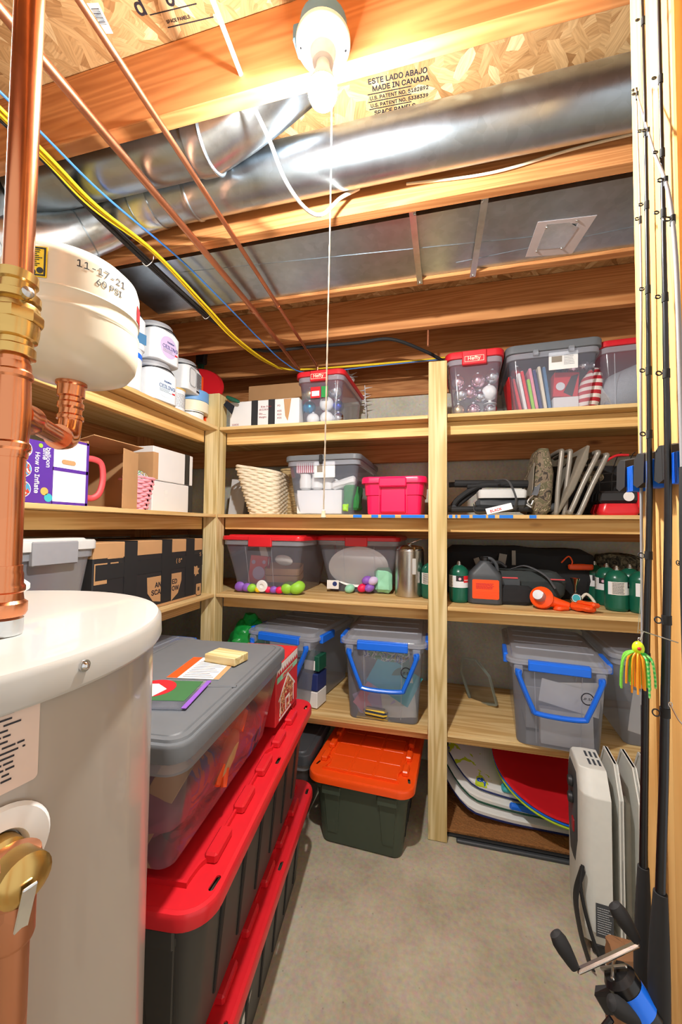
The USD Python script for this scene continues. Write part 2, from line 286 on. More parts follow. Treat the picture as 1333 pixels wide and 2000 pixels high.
stripes('red_stripe', (232, 222, 214), (190, 40, 52), 'z', 9.0); stripes('tissue_stripe', (240, 234, 232), (196, 60, 84), 'x', 26.0); stripes('tiger', (226, 190, 60), (40, 46, 60), 'x', 17.0); stripes('skirt_green', (60, 200, 90), (150, 220, 130), 'z', 60.0)
blotch('splash_deck', [(0, (236, 236, 234)), (.62, (200, 222, 40)), (.68, (30, 90, 200)), (.74, (236, 236, 234))], 7); blotch('vintage_print', [(0, (150, 30, 30)), (.42, (190, 60, 40)), (.5, (226, 190, 140)), (.58, (120, 60, 34)), (.66, (206, 40, 44))], 30)
blotch('cell_print', [(0, (70, 150, 190)), (.46, (214, 60, 40)), (.58, (236, 226, 216))], 40); blotch('toy_mix', [(0, (60, 40, 60)), (.42, (150, 60, 80)), (.5, (96, 70, 140)), (.58, (190, 96, 70)), (.66, (70, 60, 110))], 9)
blotch('book_mix', [(0, (90, 150, 90)), (.45, (236, 232, 220)), (.52, (60, 90, 160)), (.6, (210, 190, 60))], 30)
blotch('tape_blue', [(0, (30, 120, 220)), (.9, (24, 100, 200))], 10)
plain('taupe_metal', (140, 134, 124), .4, metal=.3); plain('fabric_dark', (52, 58, 58), .9, bump=.4, bscale=300); plain('mauve', (150, 70, 96), .8, noise=.4, nscale=14); plain('brown_paper', (140, 98, 64), .7, noise=.2, nscale=30)
plain('lime_bright', (206, 236, 30), .35); plain('skirt_lime', (120, 210, 70), .5, noise=.3, nscale=400); plain('skirt_orange', (250, 164, 30), .45)
clear('milky_clear', (228, 236, 254), .26, .18); clear('glass_rim', (205, 225, 214), .3, .05)
# ================================================================ STRUCTURE
ZC = 2.675
obj('floor', box(-1.95, 1.45, -2.6, 2.75, -.1, 0), 'floor_concrete', None, 'grey stained concrete basement floor', kind='structure')
obj('wall_back', box(-1.95, 1.45, 2.62, 2.8, 0, 2.36, 0), 'wall_concrete', None, 'grey poured concrete wall behind the shelves', kind='structure')
obj('wall_left', box(-2.0, -1.85, -2.6, 2.62, 0, 2.36, 0), 'wall_concrete', None, 'grey poured concrete wall behind the left shelf run', kind='structure')
obj('wall_right', box(1.35, 1.5, .8, 2.62, 0, 2.36, 0), 'wall_concrete', None, 'grey poured concrete wall past the right shelves', kind='structure')
t = thing('trim_2', 'timber rim board above the left concrete wall', None, kind='structure'); obj('rim_board', box(-1.99, -1.951, -2.6, 2.6, 2.361, ZC - .002, .002), 'fir_y', t)
t = thing('trim_1', 'red-brown timber sill plate on top of the concrete back wall', None, kind='structure')
obj('sill_plate', box(-1.95, 1.45, 2.60, 2.8, 2.361, 2.40, .002), 'fir_x', t); obj('rim_board', box(-1.95, 1.45, 2.66, 2.70, 2.401, ZC - .002, .002), 'fir_x', t)
ce = thing('ceiling', 'oriented strand board subfloor with mill stamps overhead', None, kind='structure')
obj('strand_board', box(-2.0, 1.5, -.55, 2.8, ZC, ZC + .02), 'osb', ce)
def ceil_text(rows, x, y, rot=0):
    out, yy = [], 0
    for s, h in rows:
        if s == '-': out.append(box(-.004, .115, yy - .001, yy + .001, 0, .0006)); yy -= .006; continue
        m = meshkit.text_mesh(s, h, .0006, True); m.apply_translation([0, yy - h, 0]); out.append(m); yy -= h * 1.5
    return mv(cat(out), (x, y, ZC - .0002), (180, 0, rot))
obj('stamp', ceil_text([('ESTE LADO ABAJO', .0125), ('  MADE IN CANADA', .0125), ('-', 0), ('U.S. PATENT NO. 5182892', .009), ('-', 0), ('U.S. PATENT NO. 5338339', .009), ('-', 0), ('  SPACE PANELS', .0115), ('-', 0)], -.187, .985, 3), 'ink', ce)
obj('stamp', cat(ceil_text([('d', .03)], -.685, .70, 4), ceil_text([('-', 0)], -.655, .735, 4), ceil_text([('J', .03)], -.60, .70, 20), ceil_text([('SPACE PANELS', .006)], -.63, .752, 4), ceil_text([('-', 0)], -.63, .765, 4)), 'ink', ce)
obj('stamp', cat(ceil_text([('-', 0), ('-', 0)], .34, .905, 8), ceil_text([('-', 0), ('-', 0)], .46, .915, 8), ceil_text([('d', .03)], .37, .845, 40)), 'ink', ce)
lab = mv(box(-.017, .017, -.028, .028, -.0006, 0), (-.782, .712, ZC), (0, 0, 12)); obj('sticker', lab, 'paper', ce)
obj('barcode', cat([mv(box(-.009, .009, -.018 + i * .0026, -.018 + i * .0026 + (.0008 if i % 3 else .0015), -.0009, -.0006), (-.779, .712, ZC), (0, 0, 12)) for i in range(12)]), 'ink', ce)
# joists
JN = ['nearest joist overhead, just above the top edge of view', 'joist beside the bare bulb, first one across the top of view', 'joist just past the long round duct', 'joist with copper pipe clips at the far edge of the flat metal duct', 'fourth joist back, crossing above the storage box lids', 'rearmost joist, close to the concrete back wall']
for i, y in enumerate((.385, .79, 1.197, 1.59, 1.97, 2.37)):
    m = fine(box(-1.95, 1.45, y, y + .038, 2.49, ZC - .001, .002), .4)
    obj('ceiling_joist', m, 'fir_x', None, 'fir ' + JN[i], 'joist')
for y, q in ((-.02, 'directly above the photographer'), (-.43, 'behind the photographer')): obj('ceiling_joist', box(-1.95, 1.45, y, y + .038, 2.49, ZC - .001, .002), 'fir_x', None, 'fir joist ' + q, 'joist')
# ---------------------------------------------------------------- shelving unit (one L-shaped built-in)
sh = thing('shelving_unit', 'L-shaped built-in storage shelving of pine lumber and plywood', 'shelf')
XW, YF, ST = -1.215, 1.964, (2.04, 1.545, 1.10, .505)
obj('post', fine(box(XW - .087, XW, YF, YF + .087, .001, 2.235, .003), .3), 'treated_z', sh)
obj('post', fine(box(-.052, .037, YF, YF + .087, .001, 2.306, .003), .3), 'treated_z', sh)
obj('post', box(1.2, 1.289, YF, YF + .087, .001, 2.306, .003), 'treated_z', sh)
obj('post', box(XW - .087, XW, .30, .389, .001, 2.235, .003), 'treated_z', sh)
for (x, y) in ((-1.845, .9), (-1.845, 2.02), (-.052, 2.53), (1.2, 2.53)): obj('post', box(x, x + .087, y, y + .085, .001, 2.2, .003), 'fir_z', sh)
for z in ST:
    w = .018; zt, zr = z - w, z - w - .067
    obj('plywood', box(XW + .003, -.054, YF + .006, 2.60, zt, z, .0015), 'ply_x', sh)
    obj('plywood', box(.039, 1.34, YF + .006, 2.60, zt, z, .0015), 'ply_x', sh)
    obj('plywood', box(-1.845, XW - .003, .25, 2.60, zt, z, .0015), 'ply_y', sh)
    obj('front_rail', box(XW + .002, 1.34, YF + .088, YF + .126, zr, zt - .001, .002), 'pine_x', sh)
    obj('front_rail', box(XW - .126, XW - .088, .25, YF - .002, zr, zt - .001, .002), 'pine_y', sh)
    obj('rear_rail', box(-1.845, 1.34, 2.556, 2.60, zt - .115, zt - .001, .002), 'fir_x', sh)
    obj('rear_rail', box(-1.848, -1.81, .25, 2.55, zt - .115, zt - .001, .002), 'fir_y', sh)
for k, (x0, x1) in enumerate(((-.43, -.385), (-.335, -.30), (-.285, -.215), (-.185, -.07), (.045, .062), (.075, .085), (.1, .14), (.155, .215), (.225, .255), (.275, .335), (.405, .435))):
    obj('painter_tape', box(x0, x1, YF + .005, YF + .0062, ST[1] - .016, ST[1] - .001), 'tape_blue', sh)
# ---------------------------------------------------------------- stud wall end at the right
pw = thing('wall_partition', 'bare pine studs at the open end of the right partition', None, kind='structure')
for y0, y1, dx in ((.737, .775, 0), (.694, .733, .004), (.648, .690, 0), (.603, .641, .012)):
    obj('stud', fine(box(.332 + dx, .42 + dx, y0, y1, .001, ZC - .19, .0025), .25), 'stud_z', pw)
obj('stud', box(.332, .42, .2, .238, .001, ZC - .19, .003), 'stud_z', pw); obj('stud', box(.332, .42, -.2, -.162, .001, ZC - .19, .003), 'stud_z', pw)
obj('top_plate', box(.332, .42, -.6, .76, ZC - .19, ZC - .19 + .004, .0005), 'pine_y', pw)
# ================================================================ LAMP
lf = thing('ceiling_lamp', 'white porcelain lampholder with glowing bare bulb and pull cord', 'lamp', (-.238, .752, 2.50))
obj('junction_box', cat(lathe([(.05, .036), (.05, 0.004), (.052, 0.0)], 24), box(-.062, -.045, -.02, .02, .0, .036, .003)), 'box_blue', lf)
obj('lampholder', mv(lathe([(.0575, .0), (.0575, -.006), (.054, -.012), (.04, -.016), (.026, -.022), (.023, -.034), (.022, -.046), (.019, -.047)], 48), (0, 0, 0)), 'lampholder', lf)
for x, y in ((-.044, -.012), (.044, .014)): obj('screw', mv(ball(.004, s=(1, 1, .5)), (x, y, -.0125)), 'dark_steel', lf)
bl = obj('bulb', lathe([(.0303, -.1), (.0308, -.106), (.0295, -.117), (.025, -.1275), (.017, -.1345), (.008, -.138), (.0004, -.139)], 32, False), 'bulb_glow', lf); obj('bulb_base', lathe([(.0135, -.046), (.015, -.060), (.02, -.074), (.0275, -.09), (.0303, -.1)], 32, True, True), 'lampholder', bl)
rp = curve([(.012, .028, -.02), (.012, .028, -.3), (.008, .028, -.7), (.004, .03, -.985)], 30)
obj('pull_cord', tube(rp, .0017 + .00035 * np.sin(np.arange(len(rp)) * 2.4), 8), 'rope', lf)
obj('cord_knob', mv(lathe([(.001, .016), (.0035, .014), (.0045, .006), (.0055, 0), (.003, -.002)], 16), (.004, .03, -1.0)), 'cream', lf)
# ================================================================ DUCTS
du = thing('round_duct', 'long round galvanized duct running between the first two joists', 'duct')
def xcyl(x0, x1, r, y, z, n=40): return mv(lathe([(r, x0), (r, x1)], n), (0, y, z), (0, 90, 0))
obj('duct_pipe', xcyl(-.93, 1.42, .076, 1.1, 2.585), 'galvanized', du)
for x in (-.93, -.79): obj('crimp_collar', mv(lathe([(.0765, -.006), (.0795, -.003), (.0795, .003), (.0765, .006)], 40), (x, 1.1, 2.585), (0, 90, 0)), 'galvanized_dull', du)
el = curve([(-.93, 1.1, 2.585), (-1.04, 1.10, 2.575), (-1.14, 1.09, 2.54), (-1.23, 1.05, 2.48), (-1.30, .99, 2.42), (-1.37, .92, 2.38)], 3)
obj('elbow', tube(el, .08, 32), 'galvanized_bright', du)
for i in (2, 5, 8): obj('seam_bead', tube([el[i] - (el[i + 1] - el[i]) * .06, el[i] + (el[i + 1] - el[i]) * .06], .0825, 32), 'galvanized_dull', du)
dm = fine(lathe([(.0762, 2.062), (.0762, 2.40)], 48), .03); v = dm.vertices; k = 1 + .05 * (meshkit.fbm(v * 14, 3, 5) - .5); v[:, 0] *= k; v[:, 1] *= k; dm.vertices = v
obj('upright_duct', mv(dm, (-1.39, .90, 0)), 'galvanized_bright', du, 'upright dented galvanized section at the left edge'); obj('upright_duct', mv(lathe([(.0785, 2.385), (.0785, ZC - .004)], 48), (-1.39, .90, 0)), 'galvanized_bright', du); obj('crimp_collar', mv(lathe([(.079, 2.37), (.083, 2.373), (.083, 2.383), (.079, 2.386)], 48), (-1.39, .90, 0)), 'galvanized_dull', du)
d2 = thing('branch_duct', 'short round branch duct with flared boot rising to the subfloor', 'duct')
obj('duct_pipe', xcyl(-1.305, -.62, .075, .935, 2.562), 'galvanized_dull', d2)
obj('collar', mv(lathe([(.0765, -.03), (.0795, -.026), (.0795, .022), (.083, .026), (.0765, .03)], 40), (-.645, .935, 2.562), (0, 90, 0)), 'galvanized', d2)
rg = []
for s in np.linspace(0, 1, 9):
    a = np.linspace(0, 2 * np.pi, 40, endpoint=False); c = np.stack([0 * a - .62, .935 + .076 * np.cos(a), 2.562 + .076 * np.sin(a)], 1)
    u = np.cos(a) / np.maximum(abs(np.cos(a)), abs(np.sin(a))); w = np.sin(a) / np.maximum(abs(np.cos(a)), abs(np.sin(a)))
    q = np.stack([-.44 - .12 * w, .94 + .062 * u, 0 * a + ZC - .001], 1); rg.append(c * (1 - s) + q * s + np.array([0.0, 0, -.012 * math.sin(s * math.pi)]))
obj('flared_boot', loft(rg), 'galvanized_bright', d2, smooth=50)
pd = thing('panned_duct', 'flat sheet metal duct panel nailed between the second and third joists', 'duct')
obj('sheet_panel', cat(box(-1.32, 1.34, 1.268, 1.588, 2.502, 2.5035), box(-1.32, 1.34, 1.266, 1.268, 2.502, 2.6), box(-1.322, -1.32, 1.268, 1.588, 2.502, 2.6)), 'galvanized', pd)
obj('sheet_overlap', cat(mv(box(-.75, .75, -.0006, .0006, -.0012, .0), (-.3, 1.40, 2.502), (0, 0, 5)), mv(box(-.6, .6, -.0006, .0006, -.001, 0), (.66, 1.48, 2.502), (0, 0, -5))), 'galvanized_dull', pd)
for x0, x1 in ((-.085, -.078), (.137, .129)):
    hs = beam((x0, 1.225, 2.499), (x1, 1.612, 2.487), .022, .0022, bev=.0003)
    h = obj('hanger_strap', hs, 'galvanized_bright', pd)
    for y, z in ((1.6, 2.485), (1.25, 2.496)): obj('bolt', ball(.005, (x1, y, z), 1), 'steel', h)
pt = thing('metal_patch', 'square sheet metal cover taped to the flat duct panel', 'patch')
fr = sg.Polygon([(.318, 1.386), (.497, 1.399), (.477, 1.577), (.314, 1.557)])
obj('tape_border', ext(fr.difference(sg.Polygon([(.355, 1.41), (.45, 1.42), (.435, 1.53), (.35, 1.52)])), .0012, 2.5005), 'patch_tape', pt)
obj('cover_plate', ext(sg.Polygon([(.350, 1.402), (.42, 1.41), (.455, 1.44), (.438, 1.535), (.345, 1.522)]), .001, 2.4993), 'galvanized_bright', pt)
for x, y in ((.352, 1.415), (.44, 1.405), (.346, 1.53), (.43, 1.535)): obj('screw', ball(.004, (x, y, 2.4985), 1), 'steel', pt)
fl = thing('flue_pipe', 'dented galvanized flue rising from the water heater at the left edge', 'pipe')
obj('flue_body', mv(lathe([(.0508, 1.55), (.0508, 2.05), (.053, 2.055), (.053, 2.075), (.0508, 2.08), (.0508, ZC - .003)], 32), (-.612, .319, 0)), 'galvanized_bright', fl)
# ================================================================ COPPER OVERHEAD
def pipe_run(name, pts, r, lab, clips, mat='copper_dull'):
    t = thing(name, lab, 'pipe'); obj('pipe_length', tube(pts, r, 16), mat, t)
    for (x, y, z) in clips:
        obj('pipe_clip', cat(mv(trimesh.creation.annulus(r + .0002, r + .002, .012), (x, y, z), (90, 0, 0)), box(x - r - .014, x - r + .001, y - .006, y + .006, z + r - .002, z + r)), 'copper', t)
pipe_run('copper_pipe', [(-.822, .2, 2.472), (-.824, .83, 2.47), (-.826, 1.6, 2.47), (-.862, 2.3, 2.475), (-.865, 2.36, 2.478)], .0115, 'thicker copper water pipe under the joists, left of the thinner one', [(-.831, 1.61, 2.47)])
pipe_run('copper_pipe', [(-.652, .2, 2.475), (-.672, .83, 2.473), (-.705, 1.6, 2.473), (-.735, 2.28, 2.475), (-.736, 2.29, 2.44)], .008, 'thinner copper water pipe under the joists, nearer the pull cord', [(-.706, 1.61, 2.473)])
t = thing('copper_pipe', 'thin copper stub hanging from the joist above the middle post', 'pipe'); obj('pipe_length', tube([(-.055, 2.018, 2.60), (-.056, 2.018, 2.41)], .007, 12), 'copper_dull', t)
t = thing('copper_pipe', 'short copper stub through the nearest joist right of the bulb', 'pipe'); obj('pipe_length', tube([(.0, .66, 2.67), (-.008, .76, 2.60)], .008, 12), 'copper', t)
# ================================================================ CABLES
def cable(name, pts, r, mat, lab, cat_='cable', k=8, ties=()):
    t = thing(name, lab, cat_); obj('strand', tube(curve(pts, k), r, 8), mat, t); return t
yc = thing('yellow_cable', 'pair of yellow electrical cables sagging under the left ends of joists', 'cable')
for dx, dz, rr_ in ((0, 0, .0045), (.013, .004, .0045), (-.008, .006, .0035)):
    obj('strand', tube(curve([(-1.03 + dx, .3, 2.478 + dz), (-1.037 + dx, .76, 2.474), (-1.04 + dx, .95, 2.468 - dz), (-1.004 + dx * .5, 1.175, 2.466), (-1.026 + dx, 1.52, 2.463), (-1.03 + dx, 1.8, 2.455 - dz), (-1.0 + dx, 2.14, 2.462), (-.9, 2.29, 2.47 + dz), (-.5, 2.33, 2.478 - dz), (-.1, 2.33, 2.474), (.15, 2.34, 2.48), (.6, 2.345, 2.455), (1.2, 2.345, 2.47)]), rr_, 8), 'yellow', yc)
cable('blue_cable', [(-.99, .3, 2.48), (-.987, .72, 2.478), (-.983, .93, 2.474), (-.948, 1.21, 2.478), (-.935, 1.385, 2.474), (-.928, 1.7, 2.472), (-.925, 1.86, 2.47), (-.9, 2.15, 2.46), (-.8, 2.31, 2.45), (-.4, 2.33, 2.462), (-.03, 2.33, 2.466), (.1, 2.335, 2.455), (.7, 2.34, 2.44), (1.2, 2.34, 2.45)], .0035, 'cable_blue', 'thin blue data cable alongside the yellow cables')
bc = thing('black_cable', 'black cable bundle beside the yellow cables, tied under the joists', 'cable')
for dx, dz in ((0, 0), (.012, .005), (-.01, .004)): obj('strand', tube(curve([(-1.06 + dx, .3, 2.48), (-1.052 + dx, .76, 2.481 + dz), (-1.068 + dx, .95, 2.476 + dz), (-1.075 + dx, 1.215, 2.476), (-1.066 + dx, 1.45, 2.47 - dz), (-1.07 + dx, 1.6, 2.473), (-1.08, 1.8, 2.5)]), .006, 8), 'soft_black', bc)
for y in (1.215, 1.6): obj('cable_tie', tube(curve([(-1.09, y, 2.47), (-1.07, y, 2.455), (-1.045, y, 2.47), (-1.04, y, 2.49)]), .0015, 6), 'off_white', bc)
cable('black_cable', [(-1.25, 1.99, 2.5), (-1.1, 2.0, 2.51), (-.95, 2.02, 2.475), (-.72, 2.03, 2.478), (-.43, 2.03, 2.472), (-.25, 2.05, 2.482), (-.07, 2.15, 2.44), (.06, 2.25, 2.40), (.2, 2.3, 2.38), (.5, 2.32, 2.40)], .009, 'rubber', 'single thick black cable looping below joists above the middle post')
wc = cable('white_cable', [(-.44, .3, 2.56), (-.438, .6, 2.53), (-.45, .78, 2.535), (-.452, .84, 2.53), (-.43, .9, 2.485), (-.415, .98, 2.44), (-.385, 1.06, 2.42), (-.345, 1.1, 2.425), (-.30, 1.14, 2.5), (-.25, 1.185, 2.56)], .0055, 'off_white', 'white electrical cable passing through the first joist near the bulb')
cable('white_cable', [(-.30, .30, 2.62), (-.29, .6, 2.60), (-.282, .70, 2.545)], .005, 'off_white', 'white cable entering the blue box behind the lampholder')
cable('beige_cable', [(-.1, 1.192, 2.55), (.15, 1.19, 2.53), (.4, 1.19, 2.555), (.8, 1.19, 2.57)], .004, 'cream', 'beige cable stapled below the round duct along the joist')
# ================================================================ WATER HEATER
def many(name, ms, mat, parent, **k): return [obj(name, m, mat, parent, **k) for m in ms]
HX, HY = -.612, .319
wh = thing('water_heater', 'tall white cylindrical water heater filling the left foreground', 'water heater', (HX, HY, 0))
obj('tank_jacket', lathe([(.268, .001), (.268, .06), (.272, .062), (.272, 1.34)], 96), 'jacket_enamel', wh)
obj('top_cap', lathe([(.274, 1.326), (.281, 1.325), (.2825, 1.328), (.2815, 1.35), (.277, 1.3565), (.26, 1.358), (.001, 1.358)], 96, cap0=False), 'heater_enamel', wh)
a = math.radians(-2); many('cap_screw', [mv(cat(ball(.0042, n=2), mv(trimesh.creation.cylinder(.0055, .002), r=(0, 90, 0))), (.2835 * math.cos(math.radians(q)), .2835 * math.sin(math.radians(q)), 1.345)) for q in (-2, 88, -92)], 'chrome', wh)
lb = fine(cat(ext(sg.box(-.085, 0, .085, .085).buffer(.004), .0006)), .02); lb = mv(lb, r=(90, 0, 0)); lbl = bend(lb, .2722)
def bend_at(m, R, ang, z): return mv(bend(m, R), (0, 0, z), (0, 0, ang + 90))
LBA = -8.5 - math.degrees(.09 / .272)
lab = obj('warning_label', bend_at(mv(fine(ext(sg.box(-.085, -.038, .085, .038).buffer(.004), .0006), .02), r=(90, 0, 0)), .2724, LBA, 1.30), 'label_beige', wh)
obj('printed_text', bend_at(fine(lines(.158, .068, 15, .3, 3, .07), .02), .2732, LBA, 1.30), 'ink', lab, kind='stuff')
obj('printed_heading', bend_at(fine(cat(mv(text('CAUTION', .006), (-.03, 0, 0))), .02), .2736, LBA, 1.333), 'ink', lab)
hood = obj('draft_hood', lathe([(.118, 1.392), (.122, 1.394), (.122, 1.399), (.10, 1.418), (.07, 1.436), (.053, 1.446), (.053, 1.56)], 48, False, False), 'heater_white', wh)
many('hood_leg', [mv(box(-.009, .009, -.0012, .0012, 1.357, 1.393), (.113 * math.cos(q), .113 * math.sin(q), 0), (0, 0, 30)) for q in (.5, 2.6, 4.3)], 'heater_white', hood)
VA = math.radians(-14.5); vx, vy = math.cos(VA), math.sin(VA)
val = obj('relief_valve', mv(cat(lathe([(.0001, 0), (.016, 0), (.016, .012), (.0125, .014), (.0125, .026), (.017, .028), (.018, .046), (.012, .05), (.0001, .05)], 24)), (.274 * vx, .274 * vy, 1.212), (0, 90, math.degrees(VA))), 'brass', wh)
obj('escutcheon', mv(lathe([(.036, .0), (.0375, .003), (.035, .0065), (.02, .008), (.017, .002)], 40, False, False), (.272 * vx, .272 * vy, 1.212), (0, 90, math.degrees(VA))), 'gloss_white', val)
obj('test_lever', mv(cat(box(-.005, .005, -.0012, .0012, -.05, .012, .0008), box(-.007, .007, -.001, .006, -.055, -.045, .0008)), (.324 * vx, .324 * vy, 1.20), (18, 0, math.degrees(VA) + 90)), 'chrome', val)
obj('valve_bonnet', mv(lathe([(.0001, -.018), (.0165, -.018), (.018, 0), (.0165, .012), (.001, .016)], 24), (.303 * vx, .303 * vy, 1.212)), 'copper_dull', val)
dp = thing('discharge_pipe', 'copper discharge pipe running down the front of the water heater', 'pipe')
px_, py_ = HX + .303 * vx, HY + .303 * vy
obj('pipe_length', tube([(px_, py_, 1.194), (px_, py_, .15)], .0112, 20), 'copper_dull', dp); obj('pipe_fitting', mv(lathe([(.0135, 1.16), (.0145, 1.163), (.0145, 1.193), (.013, 1.196)], 24), (px_, py_, 0)), 'copper_dull', dp)
# ================================================================ COPPER RISER, VALVE, EXPANSION TANK
PX, PY = -.463, .33
cr = thing('copper_riser', 'upright copper pipe with tee and branch above the water heater', 'pipe')
obj('riser_pipe', tube([(PX, PY, 1.385), (PX, PY, ZC - .004)], .0143, 28), 'copper_shiny', cr)
obj('dielectric_nipple', mv(lathe([(.017, 1.3585), (.018, 1.362), (.018, 1.376), (.013, 1.379), (.013, 1.39)], 24), (PX, PY, 0)), 'galvanized_bright', cr)
obj('base_adapter', mv(lathe([(.019, 1.379), (.021, 1.383), (.021, 1.393), (.0175, 1.396), (.0165, 1.404), (.0185, 1.406), (.0185, 1.411), (.0165, 1.414), (.0165, 1.424), (.0155, 1.427), (.0155, 1.434)], 32), (PX, PY, 0)), 'copper_shiny', cr)
ring = lambda z, r=.0182: [(.016, z - .005), (r, z - .0025), (r, z + .0025), (.016, z + .005)]
obj('tee_fitting', mv(lathe([(.0155, 1.553), (.0162, 1.556)] + ring(1.566) + [(.0165, 1.58), (.0175, 1.606), (.0165, 1.632)] + ring(1.646) + [(.0162, 1.656), (.0155, 1.66)], 32), (PX, PY, 0)), 'copper_shiny', cr)
bx, by, bz = -.557, .482, 1.606
obj('branch_pipe', tube([(PX, PY, 1.606), (PX + (bx - PX) * .86, PY + (by - PY) * .86, 1.606)], .0125, 24), 'copper_shiny', cr)
dirb = np.array([bx - PX, by - PY, 0]); dirb /= np.linalg.norm(dirb)
obj('branch_collar', tube([np.array([PX, PY, 1.606]) + dirb * q for q in (.012, .03, .036, .044, .046)], [.016, .016, .018, .018, .0145], 24), 'copper_shiny', cr)
e0 = np.array([bx, by, bz]) - dirb * .03; e1 = np.array([bx, by, bz + .03])
obj('elbow', tube(curve([e0 - dirb * .012, e0, np.array([bx, by, bz]) - dirb * .008 + np.array([0, 0, .008]), e1, e1 + [0, 0, .012]], 5), .0158, 24), 'copper_shiny', cr)
obj('elbow_ring', tube([e0 - dirb * .016, e0 - dirb * .01], .0182, 24), 'copper_shiny', cr)
obj('tank_connector', mv(lathe([(.0182, bz + .036), (.0182, bz + .041), (.0155, bz + .044), (.0155, bz + .052), (.0178, bz + .055), (.0178, bz + .061), (.0155, bz + .064), (.0155, bz + .07), (.0185, bz + .072), (.0185, bz + .088), (.021, bz + .09), (.021, bz + .1)], 28), (bx, by, 0)), 'copper_shiny', cr)
bv = thing('ball_valve', 'brass ball valve body in line on the copper riser', 'valve', (PX, PY, 1.665))
vz = [(.0155, .0), (.0195, .002), (.0195, .012), (.017, .014), (.017, .02), (.0205, .022), (.022, .03), (.0228, .045), (.022, .058), (.019, .062), (.0225, .064), (.0225, .072), (.017, .075), (.0168, .084), (.0195, .086), (.0195, .096), (.0152, .098)]
obj('valve_body', lathe(vz, 32), 'brass', bv); obj('hex_collar', mv(lathe([(.0245, .04), (.0255, .043), (.0255, .05), (.0245, .053)], 8)), 'brass', bv)
obj('valve_stem', mv(lathe([(.008, 0), (.008, .018), (.005, .02), (.005, .03)], 16), (-.018, -.012, .047), (0, 90, 215)), 'brass', bv)
obj('bleed_cap', mv(lathe([(.006, 0), (.006, .012), (.003, .014)], 12), (.016, -.004, .068), (0, 90, -20)), 'steel', bv)
et = thing('expansion_tank', 'cream thermal expansion tank hung on a copper elbow over the water heater', 'tank', (bx, by, 0))
TR = .0905
prof = [(.0215, 1.700), (.03, 1.7005), (.06, 1.708), (.078, 1.717), (.0875, 1.731), (TR, 1.747), (TR, 1.778), (TR + .0012, 1.780), (TR + .0012, 1.7835), (TR, 1.7855), (TR - .0015, 1.79), (TR - .0015, 1.80), (TR, 1.8035), (TR + .001, 1.805), (TR, 1.808), (TR, 1.85), (.087, 1.862), (.075, 1.873), (.05, 1.880), (.001, 1.884)]
obj('tank_shell', lathe(prof, 72), 'gloss_cream', et, smooth=40)
yl = obj('yellow_label', bend_at(mv(fine(ext(sg.box(-.017, -.021, .017, .021), .0006), .006), r=(90, 0, 0)), TR + .0004, -72, 1.832), 'yellow', et)
obj('label_border', bend_at(mv(fine(ext(sg.box(-.0155, -.0195, .0155, .0195).difference(sg.box(-.0135, -.0175, .0135, .0175)), .0004), .006), r=(90, 0, 0)), TR + .0012, -72, 1.832), 'black', yl)
obj('label_text', bend_at(fine(lines(.024, .024, 9, .35, 8), .006), TR + .0012, -72, 1.837), 'ink', yl, kind='stuff')
obj('label_pictogram', bend_at(fine(cat(*[mv(ext(sg.Point(0, 0).buffer(.004), .0004), (x, 0, z), (90, 0, 0)) for x, z in ((-.009, -.013), (0, -.0145), (.009, -.012))]), .004), TR + .0012, -72, 1.832), 'black', yl)
obj('handwriting', bend_at(fine(ctext('11-17-21', .0098, .0002), .006), TR + .0004, -19, 1.843), 'ink', et, label='date 11-17-21 in black marker'); obj('handwriting', bend_at(fine(ctext('60 PSI', .0088, .0002), .006), TR + .0004, -13, 1.827), 'ink', et, label='60 PSI in black marker')
obj('side_label', bend_at(mv(fine(ext(sg.box(-.02, -.012, .02, .012), .0006), .006), r=(90, 0, 0)), TR + .0004, 38, 1.822), 'bright_red', et)
